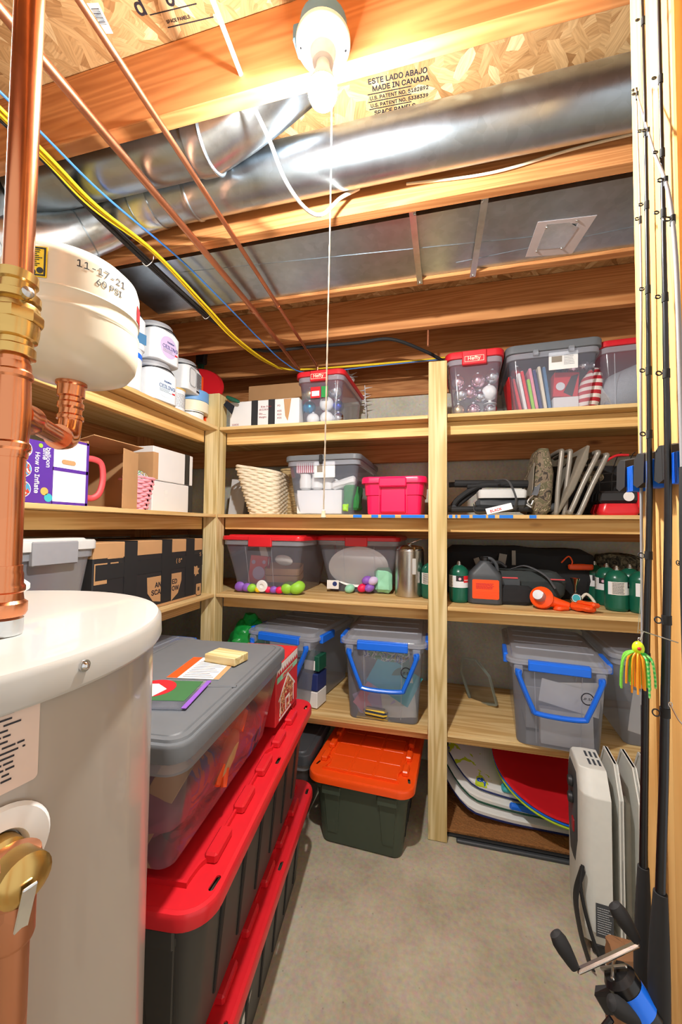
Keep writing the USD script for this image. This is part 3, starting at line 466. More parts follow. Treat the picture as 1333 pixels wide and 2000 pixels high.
# ================================================================ BIG BLACK TOTES WITH RED LIDS
def frame_blocks(w, d, h, n, z, ins, bw=.03):
    """Raised segments along the two long sides of a tote lid."""
    out = []
    for s in (-1, 1):
        for k in range(n):
            y0 = -d / 2 + ins + (d - 2 * ins) * k / n; L = (d - 2 * ins) / n
            out.append(box(s * (w / 2 - .052) - bw / 2, s * (w / 2 - .052) + bw / 2, y0 + L * .12, y0 + L * .68, z, z + h, .005))
    return out
def slot(x, y, ang, L=.026, w=.011):
    c, s = math.cos(ang) * L / 2, math.sin(ang) * L / 2
    return sg.LineString([(x - c, y - s), (x + c, y + s)]).buffer(w / 2)
def tote(name, label, loc, rz, W, D, H, lidmat, bodymat, nblk, group=None, slots=(), cross=False):
    t = thing(name, label, 'tote', loc, (0, 0, rz), group)
    hb = H - .022; bw, bd = W - .05, D - .05
    body = loft([rr(bw - .085, bd - .085, .03, .001), rr(bw - .07, bd - .07, .04, .012), rr(bw - .02, bd - .02, .05, hb - .06), rr(bw, bd, .05, hb - .055), rr(bw, bd, .05, hb)], True, True)
    b = obj('body', body, bodymat, t)
    for s in (-1, 1):
        for k in range(nblk + 1):
            y = (-.5 + (k + .5) / (nblk + 1)) * (bd - .14)
            obj('rib', loft([rr(.007, .010, .003, .05) + [s * (bw / 2 - .0305), y, 0], rr(.009, .026, .003, hb - .062) + [s * (bw / 2 - .0105), y, 0]]), 'rubber', b)
    for s in (-1, 1):
        for x in (-.26 * W, .26 * W): obj('rib', loft([rr(.05, .008, .003, .06) + [x, s * (bd / 2 - .030), 0], rr(.078, .010, .003, hb - .062) + [x, s * (bd / 2 - .0105), 0]]), bodymat, b)
        for x in (-.26 * W, .26 * W): obj('rim_tab', box(x - .045, x + .045, s * (bd / 2) - .008, s * (bd / 2) + .008, hb - .075, hb - .035, .004), bodymat, b)
    R = .07; outer = sg.box(-W / 2 + R, -D / 2 + R, W / 2 - R, D / 2 - R).buffer(R, quad_segs=10)
    deck = outer.buffer(-.012)
    for q in slots: deck = deck.difference(slot(*q))
    lid = cat(ext(deck, .004, H - .014), loft([rr(W - .008, D - .008, R, H - .040, 10), rr(W, D, R, H - .041, 10), rr(W, D, R, H - .020, 10), rr(W - .008, D - .008, R - .004, H - .012, 10), rr(W - .026, D - .026, R - .012, H - .010, 10)], False, False))
    l = obj('lid', lid, lidmat, t)
    o = deck.buffer(-.044); obj('lid_ridge', ext(o.difference(o.buffer(-.006)), .012, H - .011), lidmat, l)
    many('lid_block', frame_blocks(W, D, .024, nblk, H - .012, .10), lidmat, l)
    obj('lid_panel', ext(o.buffer(-.012), .004, H - .012), lidmat, l)
    if cross: pass
    return t
SL = []
for sx in (-1, 1):
    SL += [(sx * (.25 - .021), -.40, 1.45 * 1), (sx * (.25 - .021), .40, 1.6), (sx * (.25 - .021), 0.03, 1.57)]
RT = tote('storage_tote', 'black tote with red lid, lower one of the stacked pair on the floor', (-.733, 1.20, 0), 5.5, .50, .955, .37, 'gloss_red', 'tote_body', 5, None, SL)
d_ = dup(RT, (-.7165, 1.125, .384), (0, 0, 5.7), 'black tote with red lid, upper one of the stacked pair, carrying the clear box')
st_ = thing('paper_label', 'torn white label on the side of the lowest black tote', 'label', (-.733, 1.20, 0), (0, 0, 5.5)); obj('label_sheet', mv(fine(ext(sg.Polygon([(-.14, -.06), (-.03, -.02), (-.01, .06), (-.09, .055)]), .0008), .03), (.203, -.10, .20), (90, -8, 90)), 'paper', st_)
# orange-lid tote on the floor
ot = tote('storage_tote', 'dark green tote with bright orange lid on the floor by the middle post', (-.338, 2.10, 0), -3, .50, .68, .345, 'gloss_orange', 'tote_black', 4, None, [(-.22, -.24, 1.3), (.22, -.25, 1.75), (-.22, .2, 1.57), (.22, .2, 1.57)])
many('lid_panel_tile', [box(x - .052, x + .052, y - .045, y + .045, .333, .3385, .002) for x in (-.115, 0, .115) for y in (-.22, -.11, 0, .11)], 'gloss_orange', ot)
# ================================================================ CLEAR BOXES
def clear_box(label, loc, rz, W, D, H, lid, body='clear_plastic', taper=.035, latch=None, ribs=(), lipdrop=.02, group=None, lidmat2=None, text_=None, lh=.022, dome=.006):
    t = thing('storage_box', label, 'storage box', loc, (0, 0, rz), group)
    hb = H - lh; w, d = W - .03, D - .03
    b = obj('body', loft([rr(w - 2 * taper - .01, d - 2 * taper - .01, .03, .002), rr(w - 2 * taper, d - 2 * taper, .035, .012), rr(w - .006, d - .006, .035, hb - .03), rr(w, d, .038, hb - .028), rr(w, d, .038, hb)], True, False), body, t)
    obj('body_rim', loft([rr(w, d, .038, hb - .026), rr(w + .014, d + .014, .042, hb - .026), rr(w + .014, d + .014, .042, hb - .001), rr(w, d, .038, hb - .001)], False, False), 'milky_plastic', b)
    for x in ribs: obj('crease', loft([rr(.003, .002, .001, .02) + [x * .93, -(d / 2 - taper + .001), 0], rr(.003, .002, .001, hb - .03) + [x, -(d / 2 - .002), 0]]), 'milky_plastic', b)
    l = obj('lid', loft([rr(W - .006, D - .006, .04, H - lh), rr(W, D, .042, H - lh + .002), rr(W, D, .042, H - .006), rr(W - .008, D - .008, .04, H), rr(W - .05, D - .05, .03, H), rr(W - .06, D - .06, .03, H + dome), rr(W - .12, D - .12, .03, H + dome)]), lid, t)
    if latch:
        lw, ld = latch; p = obj('latch', cat(box(-lw / 2, lw / 2, -D / 2 - .008, -D / 2 + .012, H - lh - ld, H - .002, .004)), lidmat2 or lid, t)
        if text_: obj('emblem', mv(ctext(text_, .017, .001, True), (0, -D / 2 - .0085, H - lh - ld / 2 + .009)), 'cream', p); obj('emblem_border', mv(ext(sg.box(-.045, -.014, .045, .014).difference(sg.box(-.043, -.012, .043, .012)), .001), (0, -D / 2 - .008, H - lh - ld / 2 + .009), (90, 0, 0)), 'cream', p)
    return t
E1, E2, E3, E4 = ST
# --- top shelf, middle bay: ornaments box
hb1 = clear_box('clear box with red lid and plastic ornaments beside the white carton on the top shelf', (-.625, 2.25, E1), -2, .285, .50, .29, 'red', taper=.02, latch=(.10, .03), ribs=(.09,), text_='Hefty', lh=.03)
obj('product_sticker', mv(ext(sg.box(-.028, -.03, .028, .03), .0006), (-.022, -.2395, .172), (92, 0, 0)), 'bright_red', hb1); obj('product_sticker', mv(ext(sg.box(-.018, -.03, .018, .03), .0006), (.03, -.2395, .172), (92, 0, 0)), 'green', hb1)
obj('product_sticker', mv(ext(sg.box(-.022, -.014, .022, .014), .0006), (-.022, -.2402, .166), (92, 0, 0)), 'paper', hb1)
def orn(label, x, y, z, r, mat, group):
    t = thing('ornament', label, 'ornament', (x, y, z), (0, 0, 0), group); obj('bauble', ball(r, (0, 0, r), 3), mat, t, smooth=True); obj('cap', lathe([(.006, 2 * r - .002), (.006, 2 * r + .006), (.001, 2 * r + .007)], 12), 'silver', t)
G1 = 'ornaments in the red-lidded box by the white carton'
for lab, x, y, z, r, m in (('teal glitter ball ornament low left in the red-lidded box left of the cord end', -.715, 2.09, .075, .036, 'ornament_teal'), ('matte white ball ornament in the middle row of the box behind the cord', -.615, 2.09, .085, .040, 'gloss_white'), ('deep blue ball ornament on the right of the box behind the cord', -.548, 2.10, .08, .031, 'ornament_blue'),
    ('pale gold spiky-looking ornament high left in the box behind the cord', -.72, 2.11, .16, .034, 'ornament_gold'), ('large silver ornament high right in the box behind the cord', -.575, 2.12, .165, .040, 'ornament_silver'), ('white ball ornament at bottom left of the box behind the cord', -.69, 2.08, .002, .036, 'gloss_white'), ('white ball ornament at bottom centre of the box behind the cord', -.61, 2.08, .002, .038, 'gloss_white'), ('silver ornament at bottom right of the box behind the cord', -.545, 2.085, .004, .033, 'ornament_silver')):
    orn(lab, x, y, E1 + z + .005, r, m, None)
# --- top shelf, right bay
hb2 = clear_box('clear red-lidded box of pink and silver ornaments right of the middle post', (.178, 2.22, E1), -3, .28, .46, .315, 'red', taper=.022, latch=(.115, .036), ribs=(), text_='Hefty', lh=.036)
rs = random.Random(4)
names = ['pink', 'rose', 'silver', 'pearl']
sp = [(.095, .155, .033, 'ornament_pink', 'plain pink ball ornament'), (.19, .15, .036, 'ornament_pink', 'rose glittered ornament'), (.26, .17, .034, 'ornament_silver', 'silver foil ornament'), (.11, .085, .036, 'ornament_silver', 'silver swirled ornament'), (.15, .095, .032, 'ornament_pink', 'small rose ornament'), (.245, .09, .036, 'gloss_white', 'white ball ornament'),
      (.095, .01, .033, 'ornament_gold', 'champagne ornament'), (.17, .005, .035, 'ornament_pink', 'blush ornament'), (.25, .005, .033, 'ornament_silver', 'bright silver ornament'), (.2, .075, .03, 'ornament_silver', 'pewter ornament')]
pos = ['high left', 'high centre', 'high right', 'middle left', 'left of centre', 'middle right', 'bottom left', 'bottom centre', 'bottom right', 'at the centre']
for (x, z, r, m, nm), pp_ in zip(sp, pos): orn(f'{nm} {pp_} in the box right of the middle post', x, 2.075 + .02 * rs.random(), E1 + .004 + z, r, m, None)
cup = thing('ornament', 'small white footed cup ornament in the box right of the middle post', 'ornament', (.25, 2.10, E1 + .072)); obj('cup', lathe([(.034, 0), (.03, .004), (.008, .012), (.008, .02), (.026, .03), (.03, .05), (.026, .05)], 28), 'gloss_white', cup)
gb = clear_box('large clear box with grey lid of wrapped gifts and cards on the top right shelf', (.535, 2.27, E1), -3.5, .415, .56, .322, 'grey_lid', taper=.03, lh=.04, dome=.002)
many('lid_clip', [mv(box(x - .012, x + .012, -.292, -.272, .262, .288, .003), (0, 0, 0)) for x in (-.075, .075)], 'milky_plastic', gb)
tg = obj('product_sticker', mv(ext(sg.box(-.058, -.038, .058, .038).buffer(.003), .0006), (.045, -.262, .232), (93, 0, 0)), 'paper', gb); obj('sticker_picture', mv(ext(sg.box(-.022, -.014, .022, .014), .0006), (.018, -.263, .24), (93, 0, 0)), 'taupe', tg); obj('sticker_text', mv(lines(.05, .05, 7, .3, 2), (.073, -.2635, .235), (3, 0, 0)), 'plastic_grey', tg, kind='stuff')
# books and cards in the grey-lid box
bk = [(.372, .20, 'bright_red', -8, .12, 'red gift card'), (.40, .19, 'red', -12, .10, 'red slim card box'), (.423, .215, 'paper', -10, .10, 'white greeting card'), (.440, .225, 'bright_red', -10, .1, 'tall red card'), (.458, .18, 'light_green', -9, .1, 'short green card'), (.474, .235, 'pink', -9, .1, 'pink and white card'), (.492, .225, 'navy', -9, .1, 'navy blue book'), (.512, .24, 'cream', -8, .1, 'cream-edged book'), (.53, .235, 'steel_blue', -7, .1, 'blue-grey book')]
for x, h, m, tl, d, nm in bk:
    t = thing('book', f'{nm} leaning in the grey-lidded gift box', 'book', (x, 2.09, E1 + .006), (0, tl, 0), 'cards and books leaning in the grey-lidded gift box'); obj('cover', box(-.0065, .0065, 0, .16, 0, h, .001), m, t); obj('page_block', box(-.0045, .0045, .002, .158, h, h + .0015), 'paper', t)
t = thing('gift_box', 'red and black printed gift box with round emblem in the grey-lidded box', 'box', (.595, 2.12, E1 + .085), (0, 4, 0)); obj('carton', box(-.055, .055, -.03, .06, 0, .12, .002), 'red', t); obj('emblem', mv(ext(sg.Point(0, 0).buffer(.02), .001), (-.025, -.031, .05), (90, 0, 0)), 'silver', t); obj('dark_panel', mv(ext(sg.Polygon([(-.01, .02), (.03, .0), (.05, .11), (.02, .1)]), .001), (0, -.0312, 0), (90, 0, 0)), 'soft_black', t)
t = thing('gift_box', 'plain white square box at the bottom of the grey-lidded box', 'box', (.595, 2.10, E1 + .006)); obj('carton', box(-.055, .055, -.02, .07, 0, .075, .002), 'white_card', t)
t = thing('ribbon_bow', 'large red and white diagonally striped fabric bag in the grey-lidded box', 'fabric', (.685, 2.11, E1 + .005)); obj('cloth_roll', mv(crumple(lathe([(.03, 0), (.048, .03), (.053, .1), (.048, .16), (.03, .2), (.01, .215)], 24), .012, 14, 3), (0, 0, 0), (0, 12, 0)), 'red_stripe', t)
orn('red ball ornament at top left of the grey-lidded gift box', .385, 2.13, E1 + .205, .03, 'ornament_red', None); orn('small turquoise ball ornament at top of the grey-lidded gift box', .60, 2.2, E1 + .24, .022, 'ornament_teal', None); orn('silver ball ornament at top right of the grey-lidded gift box', .69, 2.15, E1 + .222, .03, 'ornament_silver', None); orn('pink ball ornament beside the silver one under the grey lid', .645, 2.16, E1 + .215, .028, 'ornament_pink', None)
rb = clear_box('clear box with red lid holding a grey plush throw at the far right', (.93, 2.26, E1), -4, .40, .52, .31, 'red', taper=.03, ribs=(-.13,), lh=.028)
t = thing('blanket', 'rolled grey plush throw inside the clear box at the far right', 'blanket', (.86, 2.15, E1 + .005)); obj('fold', crumple(mv(lathe([(.02, -.14), (.09, -.11), (.1, 0), (.09, .1), (.02, .13)], 32), (0, 0, .1), (0, 60, 0)), .012, 12, 5), 'towel_grey', t); obj('fold', mv(box(-.11, .12, -.05, .06, 0, .03, .012)), 'paper', t)
# --- shelf 2, middle bay
g2 = clear_box('clear box with grey lid, striped tissue and white crockery beneath the pull cord', (-.61, 2.28, E2), -2, .435, .54, .325, 'grey_lid', taper=.035, latch=(.02, .02), lidmat2='black', lh=.03)
s_ = obj('product_sticker', mv(ext(sg.box(-.056, -.04, .056, .04).buffer(.003), .0006), (.015, -.252, .245), (93, 0, 0)), 'paper', g2); obj('sticker_picture', mv(ext(sg.box(-.016, -.018, .016, .018), .0006), (-.012, -.253, .25), (93, 0, 0)), 'taupe', s_)
def simple(name, label, cat_, part, mesh, mat, group=None, loc=(0, 0, 0), rot=(0, 0, 0)):
    t = thing(name, label, cat_, loc, rot, group); obj(part, mesh, mat, t); return t
simple('gift_box', 'white and crimson candy-striped carton at the top of the crockery box', 'box', 'carton', box(-.78, -.63, 2.06, 2.2, E2 + .235, E2 + .29, .003), 'tissue_stripe')
for i, (x, nm) in enumerate(((-.735, 'left'), (-.665, 'middle'))):
    t = thing('vase', f'white patterned ceramic vase, {nm} of the upper crockery row', 'vase', (x, 2.10, E2 + .142)); obj('vessel', lathe([(.02, 0), (.034, .01), (.036, .05), (.03, .075), (.033, .088), (.028, .088), (.025, .07)], 28), 'gloss_white', t)
t = thing('mug', 'white mug with loop handle in the crockery box', 'mug', (-.60, 2.10, E2 + .142)); obj('cup', lathe([(.024, 0), (.03, .01), (.031, .07), (.028, .07), (.026, .012)], 28), 'gloss_white', t); obj('handle', tube(curve([(.028, 0, .06), (.05, 0, .05), (.05, 0, .025), (.028, 0, .015)]), .005, 8), 'gloss_white', t)
simple('napkin', 'folded white pleated cloth on the right of the crockery box', 'cloth', 'cloth', crumple(fine(mv(box(-.075, .07, -.05, .05, 0, .05, .015), r=(0, -12, 0)), .02), .008, 25, 2), 'paper', loc=(-.50, 2.11, E2 + .152))
simple('carton', 'plain white carton at the bottom of the crockery box', 'box', 'carton', box(-.775, -.515, 2.065, 2.25, E2 + .006, E2 + .138, .003), 'white_card')
simple('felt_cloth', 'dark green felt cloth in the lower right of the crockery box', 'cloth', 'cloth', crumple(fine(box(-.51, -.425, 2.065, 2.2, E2 + .03, E2 + .165, .01), .03), .01, 16, 7), 'felt')
simple('ribbon_piece', 'lime green ribbon scrap at the foot of the green felt', 'ribbon', 'scrap', crumple(fine(box(-.508, -.475, 2.048, 2.06, E2 + .02, E2 + .06, .004), .01), .006, 40, 1), 'light_green')
pk = thing('storage_tote', 'bright pink lidded tote next to the middle post on the second shelf', 'tote', (-.227, 2.19, E2), (0, 0, -1))
b = obj('body', loft([rr(.27, .33, .03, .001, 6), rr(.28, .34, .03, .01, 6), rr(.29, .35, .035, .10, 6), rr(.302, .362, .038, .102, 6), rr(.312, .372, .04, .165, 6)]), 'gloss_pink', pk); obj('side_panel', box(-.065, .065, -.186, -.15, .012, .165, .006), 'gloss_pink', b)
many('groove', [box(s * .07 - .002, s * .07 + .002, -.1868, -.15, .01, .165) for s in (-1, 1)], 'hot_pink', b)
l = obj('lid', loft([rr(.33, .39, .045, .163, 8), rr(.34, .40, .05, .164, 8), rr(.34, .40, .05, .188, 8), rr(.33, .39, .045, .196, 8), rr(.28, .34, .04, .196, 8), rr(.27, .33, .04, .19, 8)]), 'gloss_pink', pk); obj('latch', box(-.07, .07, -.212, -.19, .142, .19, .006), 'gloss_pink', l)
def woven_basket(name, label, loc, rot, w0, d0, w1, d1, H, rows, mat, pitch=.03, sr=.0062, rr_=.04, lean=0.0, amp=.004, slope=0.0):
    """Rows of strands waving in and out round upright stakes; each row runs opposite to the one below."""
    t = thing(name, label, 'basket', loc, rot); st = []
    for i in range(rows):
        s = i / (rows - 1); q = rr(w0 + (w1 - w0) * s, d0 + (d1 - d0) * s, rr_, .006 + s * (H - .012), 12, dx=lean * s)
        q = np.vstack([q, q[:1]]); L = np.concatenate([[0], np.cumsum(np.linalg.norm(np.diff(q, axis=0), axis=1))])
        m = 2 * (int(2 * (w0 + d0) / pitch) // 2) + 1; n = m * 5
        u = np.linspace(0, L[-1], n + 1); p = np.stack([np.interp(u, L, q[:, k]) for k in range(3)], 1); c = p[:, :2].mean(0); o = p[:, :2] - c; o /= np.linalg.norm(o, axis=1, keepdims=True)
        p[:, :2] += o * (amp * np.cos(np.arange(n + 1) / n * 2 * math.pi * m / 2 + i * math.pi))[:, None]; p[:, 2] += s * slope * p[:, 0]
        st.append(tube(p, sr, 6, caps=False))
    obj('weave', cat(st[:-1]), mat, t, kind='stuff'); obj('rim', mv(st[-1], (0, 0, .002)), mat, t)
    obj('lining', loft([rr(w0 - .02, d0 - .02, rr_, .004), rr(w0 - .006, d0 - .006, rr_, .008), rr(w1 - .012, d1 - .012, rr_, H * .9, dx=lean * .9)], True, False), mat, t)
    return t
woven_basket('wicker_basket', 'cream wicker basket tipped on its side at the left of the middle bay', (-1.01, 2.22, E2 + .004), (0, 0, 4), .17, .28, .26, .36, .26, 19, 'wicker', .036, .0082, .06, lean=-.03, slope=-.16)
woven_basket('wicker_basket', 'tan wicker basket behind the cream one, beside the grey-lidded box', (-.905, 2.40, E2 + .004), (0, 0, 0), .10, .2, .13, .24, .29, 20, 'wicker_dark', .03, .0085, .04)
# --- shelf 3, middle bay
z3 = E3
r1 = clear_box('clear red-lidded box of plastic eggs and party things, left of the oval platter', (-.945, 2.27, z3), -2, .50, .58, .325, 'gloss_red', taper=.055, latch=(.14, .035), ribs=(-.10, .06), lh=.024)
r2 = clear_box('clear red-lidded box with white oval platter standing inside', (-.455, 2.395, z3), -1, .50, .42, .325, 'gloss_red', taper=.055, latch=(.13, .03), ribs=(-.08, .10), lh=.024)
def egg(lab, x, y, z, r, m, g=None): simple('plastic_egg', lab, 'egg', 'shell', mv(ball(r, (0, 0, 0), 2, (1, 1, 1.28)), r=(0, 70, 30)), m, g, (x, y, z))
for i, (x, y, m, r, nm) in enumerate(((-1.105, 2.06, 'violet', .03, 'violet'), (-1.06, 2.055, 'violet', .026, 'lilac-violet'), (-1.03, 2.05, 'light_green', .024, 'lime green'), (-.99, 2.05, 'yellow', .018, 'small yellow'), (-.93, 2.055, 'hot_pink', .02, 'hot pink'), (-.895, 2.05, 'violet', .021, 'purple'), (-.86, 2.05, 'hot_pink', .021, 'magenta'), (-.815, 2.06, 'light_green', .034, 'large lime'), (-.765, 2.065, 'light_green', .036, 'bright green'))):
    egg(f'{nm} plastic egg, {["first","second","third","fourth","fifth","sixth","seventh","eighth","ninth"][i]} from the left in the party box', x, y, z3 + .006 + r, r, m)
t = thing('gift_bag', 'red and pink printed gift bag in the left party box', 'bag', (-1.03, 2.09, z3 + .04), (-6, 4, 0)); obj('bag_body', box(-.055, .055, 0, .05, 0, .17, .004), 'coral', t); many('printed_dot', [mv(ext(sg.Point(0, 0).buffer(r), .001), (x, -.001, z), (90, 0, 0)) for x, z, r in ((.01, .07, .038), (-.03, .13, .012), (.035, .135, .011))], 'lilac', t)
t = thing('basket', 'small tan chip-wood basket in the left party box', 'basket', (-.87, 2.14, z3 + .075), (10, 0, 8)); many('wood_band', [loft([rr(.20, .13, .02, i * .042), rr(.205, .135, .02, i * .042 + .038)], False, False) for i in range(2)], 'tan', t); obj('basket_floor', ext(sg.box(-.095, -.06, .095, .06), .004), 'tan', t)
t = thing('bunny_ears', 'pair of white felt ears rising in the left party box', 'toy'); many('ear', [mv(ball(.055, n=3, s=(.42, .12, 1.5)), (-.995, 2.12, z3 + .225), (0, -18, 0)), mv(ball(.05, n=3, s=(1.1, .3, .6)), (-.87, 2.12, z3 + .185), (0, 8, 0))], 'off_white', t)
t = thing('ribbon_spool', 'white spool of ribbon lying at the front of the left party box', 'spool', (-.965, 2.055, z3 + .045)); obj('spool', mv(lathe([(.03, 0), (.033, .002), (.033, .02), (.03, .022), (.012, .022), (.012, .016)], 28), r=(90, 0, 0)), 'gloss_white', t)
pl = thing('platter', 'large white oval platter standing in the right red-lidded box', 'platter', (-.46, 2.262, z3 + .148), (-6, 0, 0)); q = [mv(tm(circ(1, 0, 64) * [.178 * s, .118 * s, 1] + [0, 0, h], np.zeros((0, 3), int))).vertices for s, h in ((.999, .0), (1, .006), (.95, .006), (.74, -.004), (.72, -.006), (.01, -.006))]
obj('dish', mv(loft(q), r=(90, 0, 0)), 'gloss_white', pl)
simple('egg_carton', 'pale mint green bag of paper grass in the right red-lidded box', 'bag', 'bag', crumple(fine(box(-.36, -.26, 2.225, 2.3, z3 + .006, z3 + .15, .02), .02), .008, 22, 4), 'mint')
for i, (x, z, m, nm) in enumerate(((-.425, .028, 'hot_pink', 'pink'), (-.385, .03, 'violet', 'violet'), (-.40, .072, 'violet', 'purple'), (-.365, .07, 'lilac', 'lavender'), (-.50, .02, 'mint', 'mint'))): egg(f'{nm} plastic egg in front of the oval platter', x, 2.215, z3 + .006 + z, .024, m)
t = thing('sticker_card', 'small white card with blue logo in the platter box corner', 'card', (-.60, 2.21, z3 + .02), (0, 0, 5)); obj('card', box(-.035, .035, 0, .01, 0, .05, .001), 'paper', t); obj('logo', mv(ext(sg.Point(0, 0).buffer(.013), .001), (.012, -.001, .03), (90, 0, 0)), 'navy', t)
cn = thing('canister', 'tall brushed steel canister with lever lid beside the middle post', 'canister', (-.162, 2.24, z3))
obj('body', lathe([(.078, .001), (.08, .004), (.0802, .25), (.0785, .255)], 56), 'steel', cn); l = obj('lid', lathe([(.0785, .255), (.079, .262), (.07, .275), (.03, .282), (.012, .283), (.012, .294), (.001, .296)], 48), 'chrome', cn)
obj('lever', cat(tube(curve([(-.01, -.01, .285), (.02, -.02, .30), (.07, -.03, .318), (.10, -.035, .318)]), .0035, 8)), 'chrome', l); obj('window_slot', mv(ext(sg.box(-.007, -.04, .007, .04).buffer(.003), .0008), (.03, -.0752, .17), (90, 0, 20)), 'pale_grey', cn)
# ================================================================ LATCH BOXES (bottom shelf)
def latch_box(label, loc, rz, sc=(1, 1, 1)):
    t = thing('latch_box', label, 'storage box', loc, (0, 0, rz)); W, D, H = .45, .60, .425
    UsdGeom.Xform(t).AddScaleOp().Set(Gf.Vec3f(*sc))
    b = obj('body', loft([rr(.345, .50, .03, .002), rr(.358, .512, .035, .012), rr(.40, .555, .04, .36), rr(.415, .57, .042, .362), rr(.42, .575, .042, .395)], True, False), 'milky_clear', t)
    for x in (-.10, .10): obj('crease', loft([rr(.004, .003, .001, .02) + [x * .92, -.258, 0], rr(.004, .003, .001, .355) + [x, -.279, 0]]), 'milky_plastic', b)
    l = obj('lid', loft([rr(W - .008, D - .008, .05, .388, 8), rr(W, D, .052, .390, 8), rr(W, D, .052, .404, 8), rr(W - .012, D - .012, .048, .410, 8), rr(W - .05, D - .05, .04, .410, 8), rr(W - .06, D - .06, .04, .425, 8), rr(W - .075, D - .075, .035, .428, 8)]), 'lid_plastic', t)
    for y in (-.16, -.05, .06, .17): obj('lid_bead', box(-W / 2 + .05, W / 2 - .05, y - .003, y + .003, .427, .432, .002), 'lid_plastic', l)
    obj('latch', cat(box(-.13, .13, -D / 2 - .010, -D / 2 + .008, .366, .405, .004), box(-.13, .13, -D / 2 - .006, -D / 2 + .02, .402, .412, .003)), 'gloss_blue', t)
    for s in (-1, 1): obj('latch', box(s * (W / 2) - .011, s * (W / 2) + .011, -.23, -.07, .368, .414, .004), 'gloss_blue', t)
    p = curve([(-.172, -.300, .368), (-.172, -.302, .34), (-.115, -.306, .20), (-.096, -.306, .178), (0, -.306, .172), (.096, -.306, .178), (.115, -.306, .20), (.172, -.302, .34), (.172, -.300, .368)], 6)
    h = obj('handle', tube(p, .0165, 10, flat=(1, .7)), 'gloss_blue', t)
    many('handle_mount', [box(s * .172 - .02, s * .172 + .02, -.300, -.278, .345, .385, .004) for s in (-1, 1)], 'milky_plastic', h)
    many('handle_clip', [box(s * .172 - .014, s * .172 + .014, -.309, -.296, .338, .366, .003) for s in (-1, 1)], 'gloss_blue', h)
    g = obj('badge', mv(ext(sg.Point(0, 0).buffer(.027).difference(sg.Point(0, 0).buffer(.0225)), .001), (.12, -.276, .262), (85, 0, 0)), 'ink', t); obj('badge_text', mv(ctext('JP .57', .009, .001, True), (.12, -.277, .262), (-5, 0, 0)), 'ink', g)
    return t
lbx = [latch_box('clear latch box with blue bail handle holding colourful craft paper', (-.279, 2.245, E4), 1, (.97, .97, .99)),
       latch_box('clear latch box with blue handle, behind the red gingerbread carton', (-.80, 2.30, E4), -10, (1, .97, .94)),
       latch_box('clear latch box with blue handle and white papers on the right bay shelf', (.535, 2.20, E4), -6, (.93, 1, .95)),
       latch_box('clear blue-latched box in the left shelf run behind the water heater', (-1.47, 1.62, E4), 90, (1, .97, .92))]
b4 = clear_box('clear lidded box of papers at the far right behind the fishing rods', (.965, 2.28, E4), -4, .40, .55, .42, 'lid_plastic', 'milky_clear', taper=.05)
def sheet(w, h, n=10, amp=.01, seed=0, th=.0012):
    m = fine(box(-w / 2, w / 2, 0, th, 0, h), max(w, h) / n); v = m.vertices; v[:, 1] += (meshkit.fbm(np.stack([v[:, 0] * 9, 0 * v[:, 0], v[:, 2] * 9], 1), 2, seed) - .5) * 2 * amp; m.vertices = v; return m
def paper(label, loc, rot, w, h, mat, amp=.01, seed=0, name='paper_sheet', cat_='paper'): simple(name, label, cat_, 'sheet', sheet(w, h, 10, amp, seed), mat, None, loc, rot)
# craft box contents
Y2 = 2.0
paper('turquoise craft paper sheet behind the handle of the craft box', (-.26, Y2 + .025, E4 + .13), (-8, 28, 0), .24, .16, 'teal', .008, 1); paper('green craft paper corner above the turquoise sheet', (-.22, Y2 + .04, E4 + .22), (-8, -6, 0), .16, .13, 'sage', .006, 2)
t = thing('skirt', 'bright green fringed skirt bundle at the top of the craft box', 'fabric', (-.27, Y2 + .06, E4 + .29)); obj('fringe', crumple(fine(box(-.12, .12, -.03, .04, 0, .07, .015), .02), .012, 26, 9), 'book_mix', t)
paper('pink curled card low on the left of the craft box', (-.37, Y2 + .03, E4 + .02), (-10, 35, 0), .16, .15, 'pink', .02, 3); paper('mauve card under the turquoise sheet in the craft box', (-.30, Y2 + .035, E4 + .04), (-8, -30, 0), .20, .12, 'lilac', .012, 4); paper('white poster sheet filling the lower right of the craft box', (-.19, Y2 + .02, E4 + .02), (-9, -8, 0), .17, .19, 'off_white', .02, 5)
t = thing('toy', 'yellow and black striped bee toy at the bottom of the craft box', 'toy', (-.31, Y2 + .01, E4 + .035), (0, 94, 0)); obj('striped_body', lathe([(.008, -.065), (.024, -.05), (.026, .04), (.012, .06)], 20), 'tiger', t)
simple('paper_pad', 'yellow paper pad beneath the striped toy', 'paper', 'pad', box(-.41, -.25, Y2 - .0, Y2 + .12, E4 + .006, E4 + .012), 'yellow')
# box behind the gingerbread carton
simple('card_stack', 'stack of white paper at the top of the box behind the gingerbread carton', 'paper', 'stack', box(-.95, -.70, 2.12, 2.32, E4 + .27, E4 + .33, .004), 'paper'); simple('carton', 'dark green carton in the box behind the gingerbread carton', 'box', 'carton', mv(box(-.06, .06, -.04, .05, 0, .08, .003), (-.675, 2.08, E4 + .2), (0, 0, -10)), 'dark_green')
simple('carton', 'navy carton low in the box behind the gingerbread carton', 'box', 'carton', mv(box(-.075, .07, -.05, .06, 0, .09, .003), (-.69, 2.09, E4 + .095), (0, 0, -10)), 'navy'); simple('carton', 'white carton at the bottom of the box behind the gingerbread carton', 'box', 'carton', mv(box(-.07, .07, -.05, .06, 0, .085, .003), (-.69, 2.09, E4 + .006), (0, 0, -10)), 'white_card'); simple('gift_tag', 'white price tag on the green carton', 'tag', 'tag', mv(box(-.035, .03, -.0006, 0, 0, .05), (-.675, 2.038, E4 + .205), (0, 0, -10)), 'paper')
